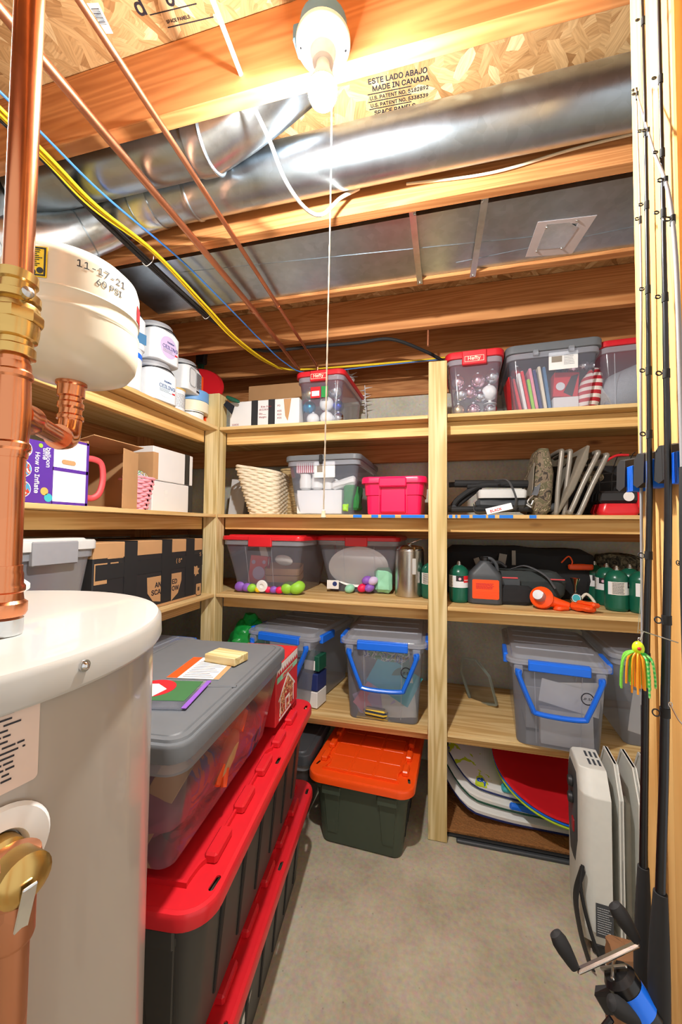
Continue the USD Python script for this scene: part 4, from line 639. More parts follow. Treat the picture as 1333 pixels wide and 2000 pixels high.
# papers box
paper('white letter sheet behind the handle of the right latch box', (.56, 1.98, E4 + .17), (-12, 10, -6), .24, .10, 'paper', .012, 6); paper('crumpled white receipt above the letter sheet', (.60, 2.0, E4 + .22), (-14, -8, -6), .2, .06, 'off_white', .02, 7); simple('carton', 'flat white carton standing in the front of the right latch box', 'box', 'carton', mv(box(-.11, .10, 0, .05, 0, .15, .002), (.555, 1.965, E4 + .008), (-6, 0, -6)), 'white_card'); simple('carton', 'grey photo box in the back of the right latch box', 'box', 'carton', mv(box(-.12, .12, 0, .25, 0, .2, .003), (.53, 2.1, E4 + .008), (0, 0, -6)), 'light_grey')
paper('white sheet inside the far right box', (.90, 2.08, E4 + .05), (-10, 12, -4), .14, .18, 'paper', .02, 8)
# wing latch box contents and the striped books above
simple('card_stack', 'pile of pale green and white cards in the left run latch box', 'paper', 'stack', box(-1.60, -1.30, 1.45, 1.80, E4 + .006, E4 + .3, .004), 'paper')
for k, (nm, m) in enumerate((('maroon', 'dark_red'), ('charcoal', 'charcoal'), ('scarlet', 'red'), ('grey', 'plastic_grey'), ('black', 'soft_black'), ('brown', 'brown'), ('navy', 'navy'), ('white', 'paper'))): simple('book', f'{nm} slim case in the dark row below the taped scarecrow carton', 'book', 'cover', mv(box(-.07, .07, -.011, .011, 0, .17, .001), (-1.46, 1.95 + k * .028, E4)), m, 'slim dark cases on the lowest left shelf')
gbag = thing('plastic_bag', 'crumpled shiny green plastic bag on the bottom shelf behind the totes', 'bag', (-1.125, 2.2, E4 + .004)); obj('bag_body', crumple(ball(.16, (0, 0, .21), 4, (.85, .8, 1.3)), .05, 10, 11), 'bag_green', gbag, smooth=50); obj('bag_knot', crumple(mv(lathe([(.05, 0), (.02, .04), (.045, .09), (.03, .11)], 20), (.02, -.02, .33)), .016, 30, 4), 'bag_green', gbag)
gl = thing('glass_lid', 'clear glass baking dish propped upright on the right bay shelf', 'glass dish', (.245, 2.36, E4 + .002), (8, -14, -38)); o = sg.box(-.07, 0, .07, .19).buffer(.012).difference(sg.box(-.062, .012, .062, .178)); obj('rim', mv(ext(sg.Polygon([(-.08, 0), (.08, 0), (.085, .15), (.03, .24), (-.05, .25), (-.09, .17)]).buffer(.006).difference(sg.Polygon([(-.08, 0), (.08, 0), (.085, .15), (.03, .24), (-.05, .25), (-.09, .17)]).buffer(-.002)), .014), r=(90, 0, 0)), 'glass_rim', gl); obj('pane', mv(ext(sg.Polygon([(-.08, 0), (.08, 0), (.085, .15), (.03, .24), (-.05, .25), (-.09, .17)]), .003), r=(90, 0, 0)), 'glass_sheet', gl)
# ================================================================ LEFT SHELF RUN
def jug(label, loc, rz, spots, lid='plastic_grey', w=.165, h=.185):
    """Square plastic paint jug with a round grey screw lid and a wire bail."""
    t = thing('paint_jug', label, 'paint can', loc, (0, 0, rz))
    obj('body', loft([rr(w - .014, w - .014, .03, .001, 6), rr(w, w, .035, .006, 6), rr(w, w, .035, h * .72, 6), rr(w - .012, w - .012, .05, h * .82, 6), rr(w - .03, w - .03, .066, h * .86, 6)]), 'tin_white', t)
    l = obj('lid', lathe([(w * .42, h * .855), (w * .45, h * .86), (w * .455, h * .97), (w * .43, h), (.001, h)], 40), lid, t)
    many('lid_ring', [lathe([(w * .452, z), (w * .468, z + .002), (w * .468, z + .006), (w * .452, z + .008)], 40, False, False) for z in (h * .87,)], 'light_grey', l)
    obj('wire_bail', tube(curve([(-w * .5, 0, h * .78), (-w * .44, -w * .34, h * .80), (0, -w * .52, h * .845), (w * .44, -w * .34, h * .80), (w * .5, 0, h * .78)], 8), .0028, 8), 'dark_steel', t)
    for k, (m, mat) in enumerate(spots): obj(['label', 'lettering', 'emblem', 'small_print', 'colour_mark', 'recess'][k % 6], mv(m, (0, -w / 2 - .0006, 0)), mat, t)
    return t
def face(poly, d=.0006): return mv(ext(poly, d), r=(90, 0, 0))
cei = lambda c: [(face(sg.Point(0, .075).buffer(.05)), c), (mv(ctext('CEILING', .016, .0007), (.008, -.0008, .074)), 'navy'), (mv(ctext('Solution', .008, .0007, True), (.01, -.0008, .098)), 'navy'), (mv(lines(.07, .016, 3, .35, 5), (.0, -.001, .055)), 'plastic_grey'), (mv(box(-.008, .008, -.001, 0, -.003, .003), (.045, -.001, .052)), 'red')]
WX = -1.30
c1 = jug('white ceiling-paint jug with pale blue disc, lower one of the stacked pair', (WX, 1.535, E1), 82, cei('disc_blue'))
c2 = jug('white ceiling-paint jug with lilac disc, stacked on the other ceiling-paint jug', (WX, 1.545, E1 + .187), 84, cei('lilac'))
jug('white paint jug with blue label panel on top, nearest the cream tank', (WX - .03, 1.36, E1 + .187), 80, [(face(sg.box(-.06, .03, .07, .075)), 'steel_blue'), (mv(lines(.12, .03, 4, .35, 6), (0, -.001, .10)), 'plastic_grey')])
tn = thing('paint_can', 'round white tin with blue band, under the jug nearest the cream tank', 'paint can', (WX - .02, 1.365, E1)); obj('can_body', lathe([(.08, .001), (.082, .003), (.082, .18), (.084, .182), (.084, .186), (.06, .184)], 48), 'tin_white', tn); obj('band', lathe([(.0826, .148), (.0826, .17)], 48, False, False), 'gloss_blue', tn); obj('rim', lathe([(.083, .003), (.0845, .005), (.0845, .009), (.083, .011)], 48, False, False), 'plastic_grey', tn)
j3 = jug('white paint jug with moulded side handle and orange label corner', (WX - .05, 1.80, E1 + .14), 96, [(face(sg.box(.012, .03, .062, .12)), 'plastic_grey'), (mv(lines(.045, .08, 12, .35, 9), (.037, -.001, .078)), 'ink'), (face(sg.box(.066, .03, .082, .12)), 'orange'), (mv(lines(.04, .012, 1, .8, 7), (.03, -.001, .018)), 'ink'), (face(sg.Point(0, 0).buffer(.001)), 'red'), (mv(face(sg.box(-.04, .05, -.015, .105).buffer(.022).difference(sg.box(-.04, .05, -.015, .105).buffer(.016)), .002), (0, 0, 0)), 'light_grey')], w=.175, h=.17)
simple('carton', 'dark blue small carton hidden behind the paint jugs', 'box', 'carton', box(-1.56, -1.42, 1.70, 1.86, E1, E1 + .135, .002), 'soft_black'); 
simple('carton', 'dark box wedged between the ceiling jugs and handled jug', 'box', 'carton', box(-1.46, -1.36, 1.63, 1.69, E1, E1 + .25, .002), 'soft_black')
t = thing('paint_can', 'small white quart tin with gold rim at the shelf front', 'paint can', (-1.30, 1.685, E1)); obj('can_body', lathe([(.052, .001), (.054, .003), (.054, .112), (.0555, .114)], 40), 'tin_white', t); obj('rim', lathe([(.0555, .114), (.057, .116), (.057, .121), (.05, .123), (.046, .118), (.001, .118)], 40), 'gold', t); obj('printed_label', bend_at(fine(mv(lines(.14, .07, 10, .4, 4), (0, 0, 0)), .01), .0545, 5, .06), 'plastic_grey', t, kind='stuff')
TX, TY = -1.335, 1.895
t = thing('small_tub', 'small white plastic tub under the tape rolls', 'tub', (TX, TY - .02, E1)); obj('tub_body', lathe([(.062, .001), (.068, .004), (.068, .05), (.071, .052), (.071, .06), (.05, .061), (.001, .061)], 40), 'gloss_white', t); obj('rim', lathe([(.0712, .051), (.0722, .052), (.0722, .054), (.0712, .055)], 40, False, False), 'soft_black', t)
def tape(label, z, mat, r=.083, h=.05):
    t = thing('tape_roll', label, 'tape', (TX, TY, E1 + z)); obj('roll', lathe([(.04, 0), (r - .002, 0), (r, .002), (r, h - .002), (r - .002, h), (.04, h), (.04, 0)], 56, False, False), mat, t); obj('core', lathe([(.0395, .001), (.0395, h - .001), (.036, h - .001), (.036, .001), (.0395, .001)], 40, False, False), 'card', t)
tape('thick roll of cream masking tape on the white tub', .062, 'cream', h=.058); tape('roll of blue painter tape on top of the cream roll', .121, 'pale_blue', h=.058)
simple('carton', 'small orange box beside the corner post on the top shelf', 'box', 'carton', box(-1.36, -1.29, 1.99 - .035, 2.03 - .07, E1, E1 + .06, .002), 'orange')
t = thing('flying_disc', 'glossy red plastic disc standing on edge behind the tape rolls', 'disc', (-1.47, 2.14, E1 + .33), (62, 10, 20)); obj('disc_shell', lathe([(.001, .012), (.09, .012), (.13, .008), (.15, -.01), (.152, -.022), (.148, -.022), (.144, -.01), (.12, .004), (.001, .006)], 64), 'gloss_red', t)
t = thing('hand_tool', 'dark green long-handled tool leaning behind the red disc', 'tool', (-1.56, 2.24, E1), (0, 4, 0)); obj('shaft', box(-.018, .018, -.012, .012, 0, .60, .004), 'dark_green', t); obj('dark_head', crumple(fine(box(-.035, .035, -.02, .02, .50, .62, .008), .02), .006, 30, 3), 'soft_black', t)
t = thing('carton', 'black box standing behind the red disc in the corner', 'box', (-1.62, 2.1, E1)); obj('carton', box(-.06, .06, -.05, .05, 0, .2, .002), 'soft_black', t)
t = thing('trowel', 'green-handled trowel hooked beside the corner post on the carton', 'trowel', (-1.175, 1.99, E1 + .12), (0, 25, 0)); obj('grip', tube(np.array([(-.03, 0, .05), (0, 0, .048), (.03, 0, .05), (.055, 0, .052)]), [.009, .013, .012, .008], 12), 'dark_green', t); obj('blade', mv(ext(sg.Polygon([(-.03, .0), (.045, -.03), (.04, .02), (-.02, .03)]), .002), r=(90, 0, 0)), 'dark_steel', t)
# white carton + brown flap, top shelf middle bay
t = thing('carton', 'long white carton with two black tape straps beside the corner post', 'box', (-.968, 2.03, E1)); b = obj('carton', box(-.215, .212, 0, .30, .001, .158, .002), 'white_card', t)
many('tape_strap', [box(x - .02, x + .02, -.0012, .301, .0, .1592) for x in (-.058, .047)], 'soft_black', t); obj('torn_patch', mv(face(sg.Polygon([(.12, .155), (.165, .155), (.155, .08), (.145, .03), (.13, .06)])), (0, -.0008, 0)), 'card', t)
obj('printed_text', cat(*[mv(text(s, .0095, .0006), (x, -.001, z)) for s, x, z in (('Size-Fuoo', -.02, .115), ('eit 100/in', -.03, .098), ('Qty.___', -.03, .075), ('Weight:', -.03, .055), ('PO', .082, .115), ('KGS', .082, .085), ('KGS', .082, .065), ('KGS', .082, .045), ('100CC', -.2, .02))]), 'dark_red', t)
simple('carton', 'tall brown cardboard carton standing behind the white strapped carton', 'box', 'carton', box(-1.24, -.83, 2.36, 2.55, E1, E1 + .375, .002), 'card')
t = thing('tree_topper', 'silver star finial standing behind the red-lidded ornament box', 'ornament', (-.60, 2.53, E1)); obj('spire', lathe([(.03, 0), (.03, .36), (.035, .40), (.05, .43), (.03, .46), (.012, .47), (.006, .50), (.001, .52)], 20), 'silver', t); many('star_point', [tube([(0, 0, .45), (.075 * math.cos(a), -.01, .45 + .045 * math.sin(a))], [.008, .001], 6) for a in (-.2, .5, 2.4, 3.4)], 'silver', t)
t = thing('tinsel', 'silver tinsel pick poking out behind the red lid at right', 'tinsel', (-.45, 2.47, E1)); obj('stem', tube([(0, 0, 0), (-.02, 0, .36)], .003, 6), 'silver', t); obj('tinsel_tuft', cat(*[tube([(-.02, 0, .34 - .012 * i), (-.02 + .05 * math.cos(i * 2.4), .03 * math.sin(i * 2.4), .345 - .012 * i)], [.005, .001], 5) for i in range(12)]), 'silver', t, kind='stuff')
# --- second shelf of the left run
bt = thing('carton', 'purple and white balloon kit carton with an open flap', 'box', (-1.36, 1.035, E2), (0, 0, 0))
obj('carton', box(-.20, .10, -.14, .0, .001, .205, .002), 'purple', bt); fl_ = obj('open_flap', box(.085, .088, .0, .145, .004, .232), 'white_card', bt)
for y0, y1, z0, z1 in ((0, .145, .228, .236), (0, .145, .118, .13), (0, .145, .0, .012), (.137, .147, 0, .236), (.0, .010, 0, .236)): obj('purple_border', box(.0882, .0888, y0, y1, z0, z1), 'purple', fl_)
obj('hand_hole', mv(ext(sg.LineString([(-.012, 0), (.025, 0)]).buffer(.008), .0006), (.0886, .06, .152), (90, 0, 90)), 'card', fl_)
obj('flap_tab', box(.075, .0885, .05, .135, .23, .24), 'card_dark', bt)
onx = lambda m, y, z: mv(m, (.1004, y, z), (0, 0, 90))
obj('lettering', onx(mv(ctext('How to Inflate', .0145, .0008, True), r=(0, 90, 0)), -.054, .10), 'paper', bt); obj('lettering', onx(mv(ctext('balloon', .014, .0008, True), r=(0, 90, 0)), -.018, .155), 'paper', bt); obj('lettering', onx(mv(ctext('time', .014, .0008, True), r=(0, 90, 0)), -.03, .165), 'paper', bt)
for z in (.17, .107, .044):
    g = obj('picture_disc', onx(face(sg.Point(0, 0).buffer(.026)), -.098, z), 'paper', bt); obj('picture', onx(mv(face(sg.Point(0, 0).buffer(.0235)), (0, -.0006, 0)), -.098, z), 'cell_print', g)
for y, z, r, m in ((-.028, .042, .013, 'gold'), (-.014, .022, .014, 'teal'), (-.045, .19, .007, 'light_green')): obj('printed_dot', onx(face(sg.Point(0, 0).buffer(r)), y, z), m, bt)
ob = thing('carton', 'open empty brown carton lying on its side next to the balloon carton', 'box', (-1.38, 1.32, E2)); many('panel', [box(-.20, .09, -.128, -.124, .002, .25), box(-.20, .09, .124, .128, .002, .25), box(-.20, -.196, -.128, .128, .002, .25), box(-.20, .09, -.128, .128, .002, .006), box(-.20, .02, -.128, .128, .25, .254)], 'card', ob); many('open_flap', [mv(box(0, .13, -.0015, .0015, 0, .245), (.09, .127, .003), (0, 0, -72)), mv(box(0, .10, -.128, .128, -.0015, .0015), (.02, 0, .252), (0, -12, 0))], 'card', ob)
t = thing('pitcher', 'coral pink plastic pitcher handle inside the open brown carton', 'pitcher', (-1.40, 1.255, E2 + .008)); obj('handle', tube(curve([(.06, -.05, .18), (.07, .0, .185), (.075, .035, .17), (.075, .045, .11), (.072, .03, .05), (.06, -.0, .03), (.05, -.05, .045)], 6), .0095, 10, flat=(1, 1.3)), 'coral', t); obj('vessel', loft([circ(.055, .004, 32, -.02, -.055), circ(.065, .2, 32, -.02, -.055)], True, False), 'coral', t)
woven_basket('wicker_basket', 'pink wicker flower basket between the brown carton and white cartons', (-1.355, 1.515, E2), (0, 0, 0), .075, .09, .11, .135, .155, 14, 'wicker_pink', .024, .0062, .035)
simple('gift_filler', 'lime and blue tissue poking out of the pink basket', 'tissue', 'tissue', crumple(ball(.05, (-1.37, 1.53, E2 + .155), 3, (1, 1, .6)), .02, 30, 3), 'book_mix'); simple('carton', 'blue-topped slim box behind the pink basket', 'box', 'carton', box(-1.55, -1.48, 1.56, 1.66, E2, E2 + .20, .002), 'steel_blue')
for z, h, nm, ry in ((0, .15, 'lower', 0), (.152, .165, 'upper, stained and black-taped', 0)):
    t = thing('carton', f'white carton, {nm} one of two stacked beside the corner post', 'box', (-1.44, 1.745, E2 + z)); obj('carton', box(-.16, .11, -.155, .155 - .0, .001, h, .003), 'white_card', t)
    obj('tape_strap', box(-.05 if z else .05, .1112 if z else .1108, .085, .125, 0.002, h + .0008) if z else box(-.10, .111, .12, .1562, .001, h + .0002), 'soft_black', t)
    if not z: many('small_label', [box(.1102, .1108, y - .012, y + .012, zz - .01, zz + .01) for y, zz in ((-.06, .10), (-.06, .065))], 'paper', t)
    else: obj('cardboard_end', box(-.155, .1106, -.1562, -.12, .005, h - .03), 'card', t)
simple('wood_block', 'short pine offcut standing at the left edge of the second shelf', 'block', 'block', box(-1.27, -1.235, .86, .93, E2, E2 + .075, .002), 'pine_z')
simple('carton', 'white carton leaning in the corner behind the cream wicker basket', 'box', 'carton', mv(box(-.06, .05, -.03, .10, 0, .24, .003), (-1.30, 2.36, E2), (0, 6, 0)), 'white_card')
# --- third shelf of the left run
g3 = clear_box('clear storage box with pale grey lid and latch behind the heater top', (-1.44, 1.03, E3), 90, .36, .42, .325, 'pale_grey', 'milky_clear', taper=.03, latch=(.16, .045), lidmat2='plastic_grey', lh=.035)
sc = thing('carton', 'long black and brown taped scarecrow carton on the third shelf', 'box', (-1.42, 1.56, E3)); cb = obj('carton', box(-.21, .16, -.355, .345, .001, .31, .004), 'soft_black', sc)
fx = lambda m, y, z, e=.1604: mv(m, (e, y, z), (0, 0, 90))
obj('brown_band', box(-.2102, .1606, -.3552, .3452, .245, .3104, .004), 'card', sc); many('brown_panel', [fx(face(sg.box(-.03, 0, .03, .08)), -.32, .15), fx(face(sg.box(-.32, 0, .3, .012)), .0, .002)], 'card', sc)
many('tape_strap', [cat(box(.1607, .162, y - .035, y + .035, .02, .312), box(-.21, .162, y - .035, y + .035, .3105, .312)) for y in (-.17, .055, .235)] + [box(.1603, .1615, -.345, .345, .165, .225)], 'rubber', sc)
many('printed_shield', [fx(face(sg.Polygon([(-.09, .10), (-.0, .10), (0, -.02), (-.05, -.01), (-.085, .03)])), .018, .045), fx(face(sg.Polygon([(0, .10), (.075, .10), (.075, .06), (.05, .0), (0, -.03)])), .093, .045)], 'card', sc)
obj('lettering', cat(fx(text('AN', .022, .0008, True), -.022, .095, .1612), fx(text('SCA', .022, .0008, True), -.045, .062, .1612), fx(text('ED', .022, .0008, True), .095, .095, .1612), fx(text('OW', .022, .0008, True), .095, .062, .1612)), 'ink', sc)
obj('lettering', cat(fx(text('( 8"', .02, .0008), .12, .195, .1622), fx(text('S', .02, .0008), .315, .215, .1612)), 'card', sc)
leaf = sg.Polygon([(.0, -.03), (.012, -.02), (.03, -.02), (.022, -.005), (.035, .01), (.018, .012), (.012, .035), (0, .018), (-.014, .03), (-.012, .01), (-.03, .004), (-.015, -.008), (-.02, -.022), (-.005, -.016)])
many('printed_leaf', [fx(face(leaf), .285, .14), fx(face(sg.box(-.016, 0, .016, .05).buffer(.006)), .315, .012), fx(face(sg.Polygon([(-.02, .03), (.02, .03), (.018, 0), (0, -.015), (-.018, 0)])), -.255, .20), fx(face(sg.Polygon([(-.04, 0), (.04, 0), (.03, .02), (-.03, .02)])), -.25, .245)], 'card', sc); obj('barcode', cat(*[fx(face(sg.box(-.009 + i * .003, 0, -.0075 + i * .003, .02)), .315, .03, .1612) for i in range(6)]), 'ink', sc)
# ================================================================ RIGHT BAY
fs = thing('folding_stool', 'folded black tripod stool with pale seat and hanging shoulder strap', 'stool', (.30, 2.10, E2))
many('leg', [tube(curve([(-.24, 0, .035), (-.20, .02, .09), (-.1, .03, .155), (.0, .03, .16)]), .014, 10), tube([(-.24, -.02, .03), (.23, -.02, .035)], .016, 10), tube([(-.22, .05, .17), (.20, .05, .16)], .020, 10), tube([(-.16, .02, .15), (.2, .06, .175)], .012, 10), tube([(-.25, .06, .165), (-.08, .05, .17)], .014, 10), tube([(-.235, .03, .03), (-.09, .06, .15)], .011, 10)], 'rubber', fs)
many('foot', [mv(lathe([(.001, 0), (.018, 0), (.02, .03), (.016, .04)], 16), (-.255, 0, .035), (0, 90, 0)), mv(lathe([(.001, 0), (.02, 0), (.022, .03), (.016, .05)], 16), (.245, -.02, .04), (0, -90, 0)), mv(lathe([(.001, 0), (.02, 0), (.022, .02), (.016, .05)], 16), (.225, .05, .165), (0, -90, 0))], 'charcoal', fs)
obj('seat_pad', loft([rr(.22, .12, .02, .085), rr(.225, .125, .02, .10), rr(.225, .125, .02, .12), rr(.21, .11, .02, .128)]), 'pale_grey', fs); obj('seat_sling', crumple(fine(box(-.12, .12, -.05, .05, .03, .088, .02), .03), .01, 14, 3), 'charcoal', fs)
obj('shoulder_strap', tube(curve([(-.03, -.03, .175), (.02, -.055, .172), (.045, -.065, .13), (.06, -.068, .075), (.045, -.068, .03), (-.02, -.065, .02), (-.12, -.05, .012), (-.13, -.03, .05)], 6), .02, 8, flat=(1.0, .16)), 'strap_grey', fs)
obj('strap_loop', tube(curve([(.16, -.05, .165), (.15, -.06, .12), (.14, -.065, .095)]), .016, 8, flat=(1, .15)), 'strap_grey', fs); many('snap_hook', [tube(curve([(.135, -.066, .095), (.115, -.07, .075), (.11, -.07, .06), (.125, -.07, .05), (.135, -.07, .07)], 5), .004, 8), mv(box(-.014, .014, -.003, .003, -.004, .004, .001), (.115, -.07, .045), (0, 35, 0))], 'steel', fs)
obj('brand_patch', mv(box(-.06, .06, -.002, .0, -.016, .016), (-.02, -.085, .03), (-20, -14, 0)), 'paper', fs); obj('lettering', mv(ctext('BLACK', .012, .001, True), (-.035, -.088, .024), (-20, -14, 0)), 'bright_red', fs)
def seat(label, loc, rot, camo):
    t = thing('camp_chair', label, 'camp chair', loc, rot)
    obj('cushion', loft([rr(.05, .20, .02, .0), rr(.085, .26, .03, .03), rr(.09, .27, .03, .2), rr(.06, .22, .03, .30), rr(.045, .18, .02, .33)]) if camo else loft([rr(.012, .16, .005, .0), rr(.03, .26, .01, .12), rr(.03, .26, .01, .27), rr(.012, .2, .005, .335)]), 'camo' if camo else 'fabric_grey', t)
    if camo: obj('side_panel', mv(face(sg.Polygon([(-.13, .02), (.02, .0), (.13, .12), (.13, .25), (.02, .2)]), .004), (-.047, 0, 0), (0, 0, -90)), 'fabric_grey', t)
    for dx in (.062, .098) if camo else (.035, .072):
        obj('frame_tube', tube(curve([(dx, .12, .02), (dx, -.10, .015), (dx, -.125, .03), (dx, -.128, .16), (dx + .006, -.125, .29), (dx + .006, -.10, .315), (dx + .004, .12, .32)], 6), .0115, 12), 'taupe_metal', t)
    return t
seat('camouflage padded folding seat standing on edge behind the stool strap', (.475, 2.17, E2), (0, 4, 0), True); seat('grey fabric folding seat leaning right, the one nearest the red tool', (.545, 2.12, E2 + .012), (0, 22, 0), False)
bb = thing('duffel_bag', 'black duffel bag filling the back of the second right shelf', 'bag', (.78, 2.40, E2)); obj('bag_body', crumple(fine(loft([rr(.60, .26, .08, .002), rr(.64, .30, .09, .10), rr(.6, .26, .09, .23), rr(.5, .16, .07, .27)]), .05), .02, 7, 5), 'fabric_black', bb); many('buckle_strap', [tube(curve([(x, -.15, .05), (x + .01, -.17, .14), (x + .03, -.13, .24)]), .012, 8, flat=(1, .2)) for x in (-.16, -.05)], 'camo_dark', bb)
rt = thing('power_tool', 'red and black power tool with white logo at the right end', 'tool', (.80, 2.10, E2)); obj('base', loft([rr(.15, .14, .03, .001), rr(.17, .15, .03, .02), rr(.15, .13, .03, .055)]), 'gloss_red', rt); obj('housing', box(-.08, .085, -.05, .06, .058, .115, .012), 'soft_black', rt); obj('tool_badge', mv(face(sg.Point(0, 0).buffer(.022)), (.04, -.0505, .088)), 'paper', rt); obj('red_bar', box(.075, .09, -.055, .06, .03, .12, .004), 'gloss_red', rt)
wb = thing('wire_basket', 'black wire cage basket with a red hoop behind the rod rack', 'basket', (.78, 2.16, E2 + .12)); many('wire', [tube(curve([(-.09 + .05 * i, -.06, 0), (-.10 + .055 * i, -.07, .08), (-.06 + .06 * i, 0, .17), (-.02 + .06 * i, .06, .2)]), .0022, 6) for i in range(4)] + [tube(curve([(-.11, -.07, z), (0, -.085, z + .01), (.11, -.06, z + .015)]), .0022, 6) for z in (.03, .07)], 'soft_black', wb); obj('red_hoop', tube(curve([(-.05, -.05, .06), (-.03, -.06, .12), (.03, -.05, .165), (.09, -.04, .17)]), .006, 8), 'red', wb); obj('camo_pad', crumple(ball(.04, (-.07, -.02, .07), 3, (1.6, .6, .8)), .006, 30), 'camo', wb)
# --- third shelf, right
def propane(label, loc, rz, group='green propane cylinders at the right end'):
    t = thing('propane_cylinder', label, 'gas cylinder', loc, (0, 0, rz), None)
    obj('cylinder', lathe([(.040, .001), (.045, .004), (.0475, .012), (.049, .016), (.049, .145), (.046, .160), (.036, .176), (.022, .186), (.014, .190)], 48), 'gloss_green', t)
    obj('valve_collar', lathe([(.0125, .188), (.0125, .195), (.0105, .197), (.0105, .203), (.0075, .205), (.0075, .209), (.001, .21)], 24), 'steel', t)
    lb = obj('label_band', bend_at(mv(fine(ext(sg.box(-.115, -.030, .115, .030), .0004), .008), r=(90, 0, 0)), .0492, -90, .108), 'tin_white', t)
    obj('black_panel', bend_at(mv(fine(ext(sg.box(-.03, .002, .008, .03), .0004), .006), r=(90, 0, 0)), .0497, -90, .108), 'soft_black', lb); obj('red_panel', bend_at(mv(fine(ext(sg.box(.008, -.004, .05, .03), .0004), .006), r=(90, 0, 0)), .0497, -90, .108), 'bright_red', lb)
    obj('label_text', bend_at(fine(cat(mv(text('PROPANE', .006, .0004, True), (.011, 0, .004))), .005), .0502, -90, .108), 'paper', lb); obj('flag_emblem', bend_at(mv(fine(ext(sg.Point(-.011, .014).buffer(.007), .0004), .004), r=(90, 0, 0)), .0502, -90, .108), 'pale_pink', lb)
    obj('warning_panel', bend_at(mv(fine(ext(sg.box(-.10, -.03, -.045, .03), .0004), .006), r=(90, 0, 0)), .0497, -90, .108), 'off_white', lb); obj('warning_text', bend_at(fine(mv(lines(.048, .054, 14, .45, 3, .1), (-.0725, 0, 0)), .006), .0502, -90, .108), 'ink', lb, kind='stuff')
    return t
pr = propane('green propane cylinder with red label panel right beside the middle post', (.10, 2.135, E3), 15)
dup(pr, (.815, 2.40, E3), (0, 0, 5), 'green propane cylinder furthest back left of the cluster by the rods'); dup(pr, (.825, 2.27, E3), (0, 0, -25), 'green propane cylinder with brass cap, second of the cluster by the rods')
dup(pr, (.815, 2.13, E3), (0, 0, 72), 'green propane cylinder in front, turned to its warning text panel'); dup(pr, (.905, 2.10, E3), (0, 0, 85), 'green propane cylinder half hidden behind the rod at far right'); dup(pr, (.915, 2.24, E3), (0, 0, 10), 'green propane cylinder behind the front one at the far right')
dup(pr, (-.045, 2.20, E3), (0, 0, 60), 'green propane cylinder half hidden behind the middle post next to the canister')
jg = thing('fuel_jug', 'charcoal plastic jug with orange label beside the propane cylinder', 'jug', (.225, 2.135, E3), (0, 0, -3)); obj('body', loft([rr(.155, .10, .03, .001), rr(.165, .11, .03, .008), rr(.165, .11, .03, .135), rr(.15, .10, .03, .155), rr(.06, .07, .025, .205), rr(.045, .05, .02, .215)]), 'charcoal', jg)
obj('cap', lathe([(.018, .212), (.02, .214), (.02, .232), (.017, .235), (.001, .235)], 24), 'gloss_black', jg); obj('grip', tube(curve([(-.005, .0, .228), (.03, .0, .226), (.055, .0, .20), (.062, 0, .165)]), .009, 10), 'charcoal', jg)
L = obj('label', mv(ext(sg.box(-.055, -.04, .055, .04).buffer(.008), .0012), (.002, -.0552, .077), (90, 0, 0)), 'gloss_orange', jg); obj('label_text', mv(lines(.09, .03, 5, .5, 4), (.002, -.057, .093)), 'red', L, kind='stuff'); many('label_ridge', [mv(box(-.052, .052, -.0006, .0006, -.001, .001), (.002, -.0568, .035 + .006 * k)) for k in range(6)], 'orange', L)
wpk = thing('waist_pack', 'dark grey waist pack with coral zip pulls in the middle of the shelf', 'bag', (.43, 2.24, E3))
obj('main_pouch', crumple(fine(loft([rr(.30, .12, .05, .01), rr(.37, .16, .06, .05), rr(.38, .17, .06, .12), rr(.30, .11, .05, .165)]), .03), .010, 12, 3), 'fabric_dark', wpk); obj('front_pouch', mv(crumple(fine(loft([rr(.17, .08, .03, .002), rr(.19, .10, .03, .02), rr(.19, .09, .03, .08), rr(.16, .05, .02, .095)]), .03), .006, 16, 5), (-.075, -.085, 0)), 'fabric_black', wpk)
many('zip_pull', [box(-.12, -.045, -.102, -.094, .128, .135, .002), box(.10, .17, -.098, -.09, .128, .134, .002)], 'coral', wpk); obj('flap', mv(box(-.045, .045, -.002, .002, -.05, 0, .001), (-.08, -.096, .127)), 'charcoal', wpk); obj('shoulder_strap', tube(curve([(-.06, -.02, .17), (.0, -.06, .19), (.08, -.10, .15), (.12, -.12, .09)]), .016, 8, flat=(1, .25)), 'strap_grey', wpk); obj('strap_hook', tube(curve([(-.17, -.02, .15), (-.18, -.04, .19), (-.13, -.04, .205), (-.09, -.03, .18)]), .008, 8), 'soft_black', wpk)
lt = thing('lantern', 'round orange camp lantern with clear lens lying on its side', 'lantern', (.475, 2.06, E3 + .052), (0, 0, 0)); obj('head', mv(lathe([(.001, -.03), (.035, -.03), (.05, -.02), (.052, 0), (.05, .02), (.03, .032), (.001, .035)], 40), (0, 0, 0), (70, 0, -18)), 'gloss_orange', lt); obj('lens', mv(lathe([(.026, .03), (.024, .062), (.001, .066)], 32), (0, 0, 0), (70, 0, -28)), 'milky_plastic', lt); obj('lens_cap', mv(lathe([(.022, .067), (.022, .07), (.001, .071)], 32), (0, 0, 0), (70, 0, -28)), 'silver', lt); obj('handle', tube(np.array([(.03, .0, -.01), (.075, .0, -.022), (.115, .0, -.03)]), [.028, .022, .016], 14), 'gloss_orange', lt)
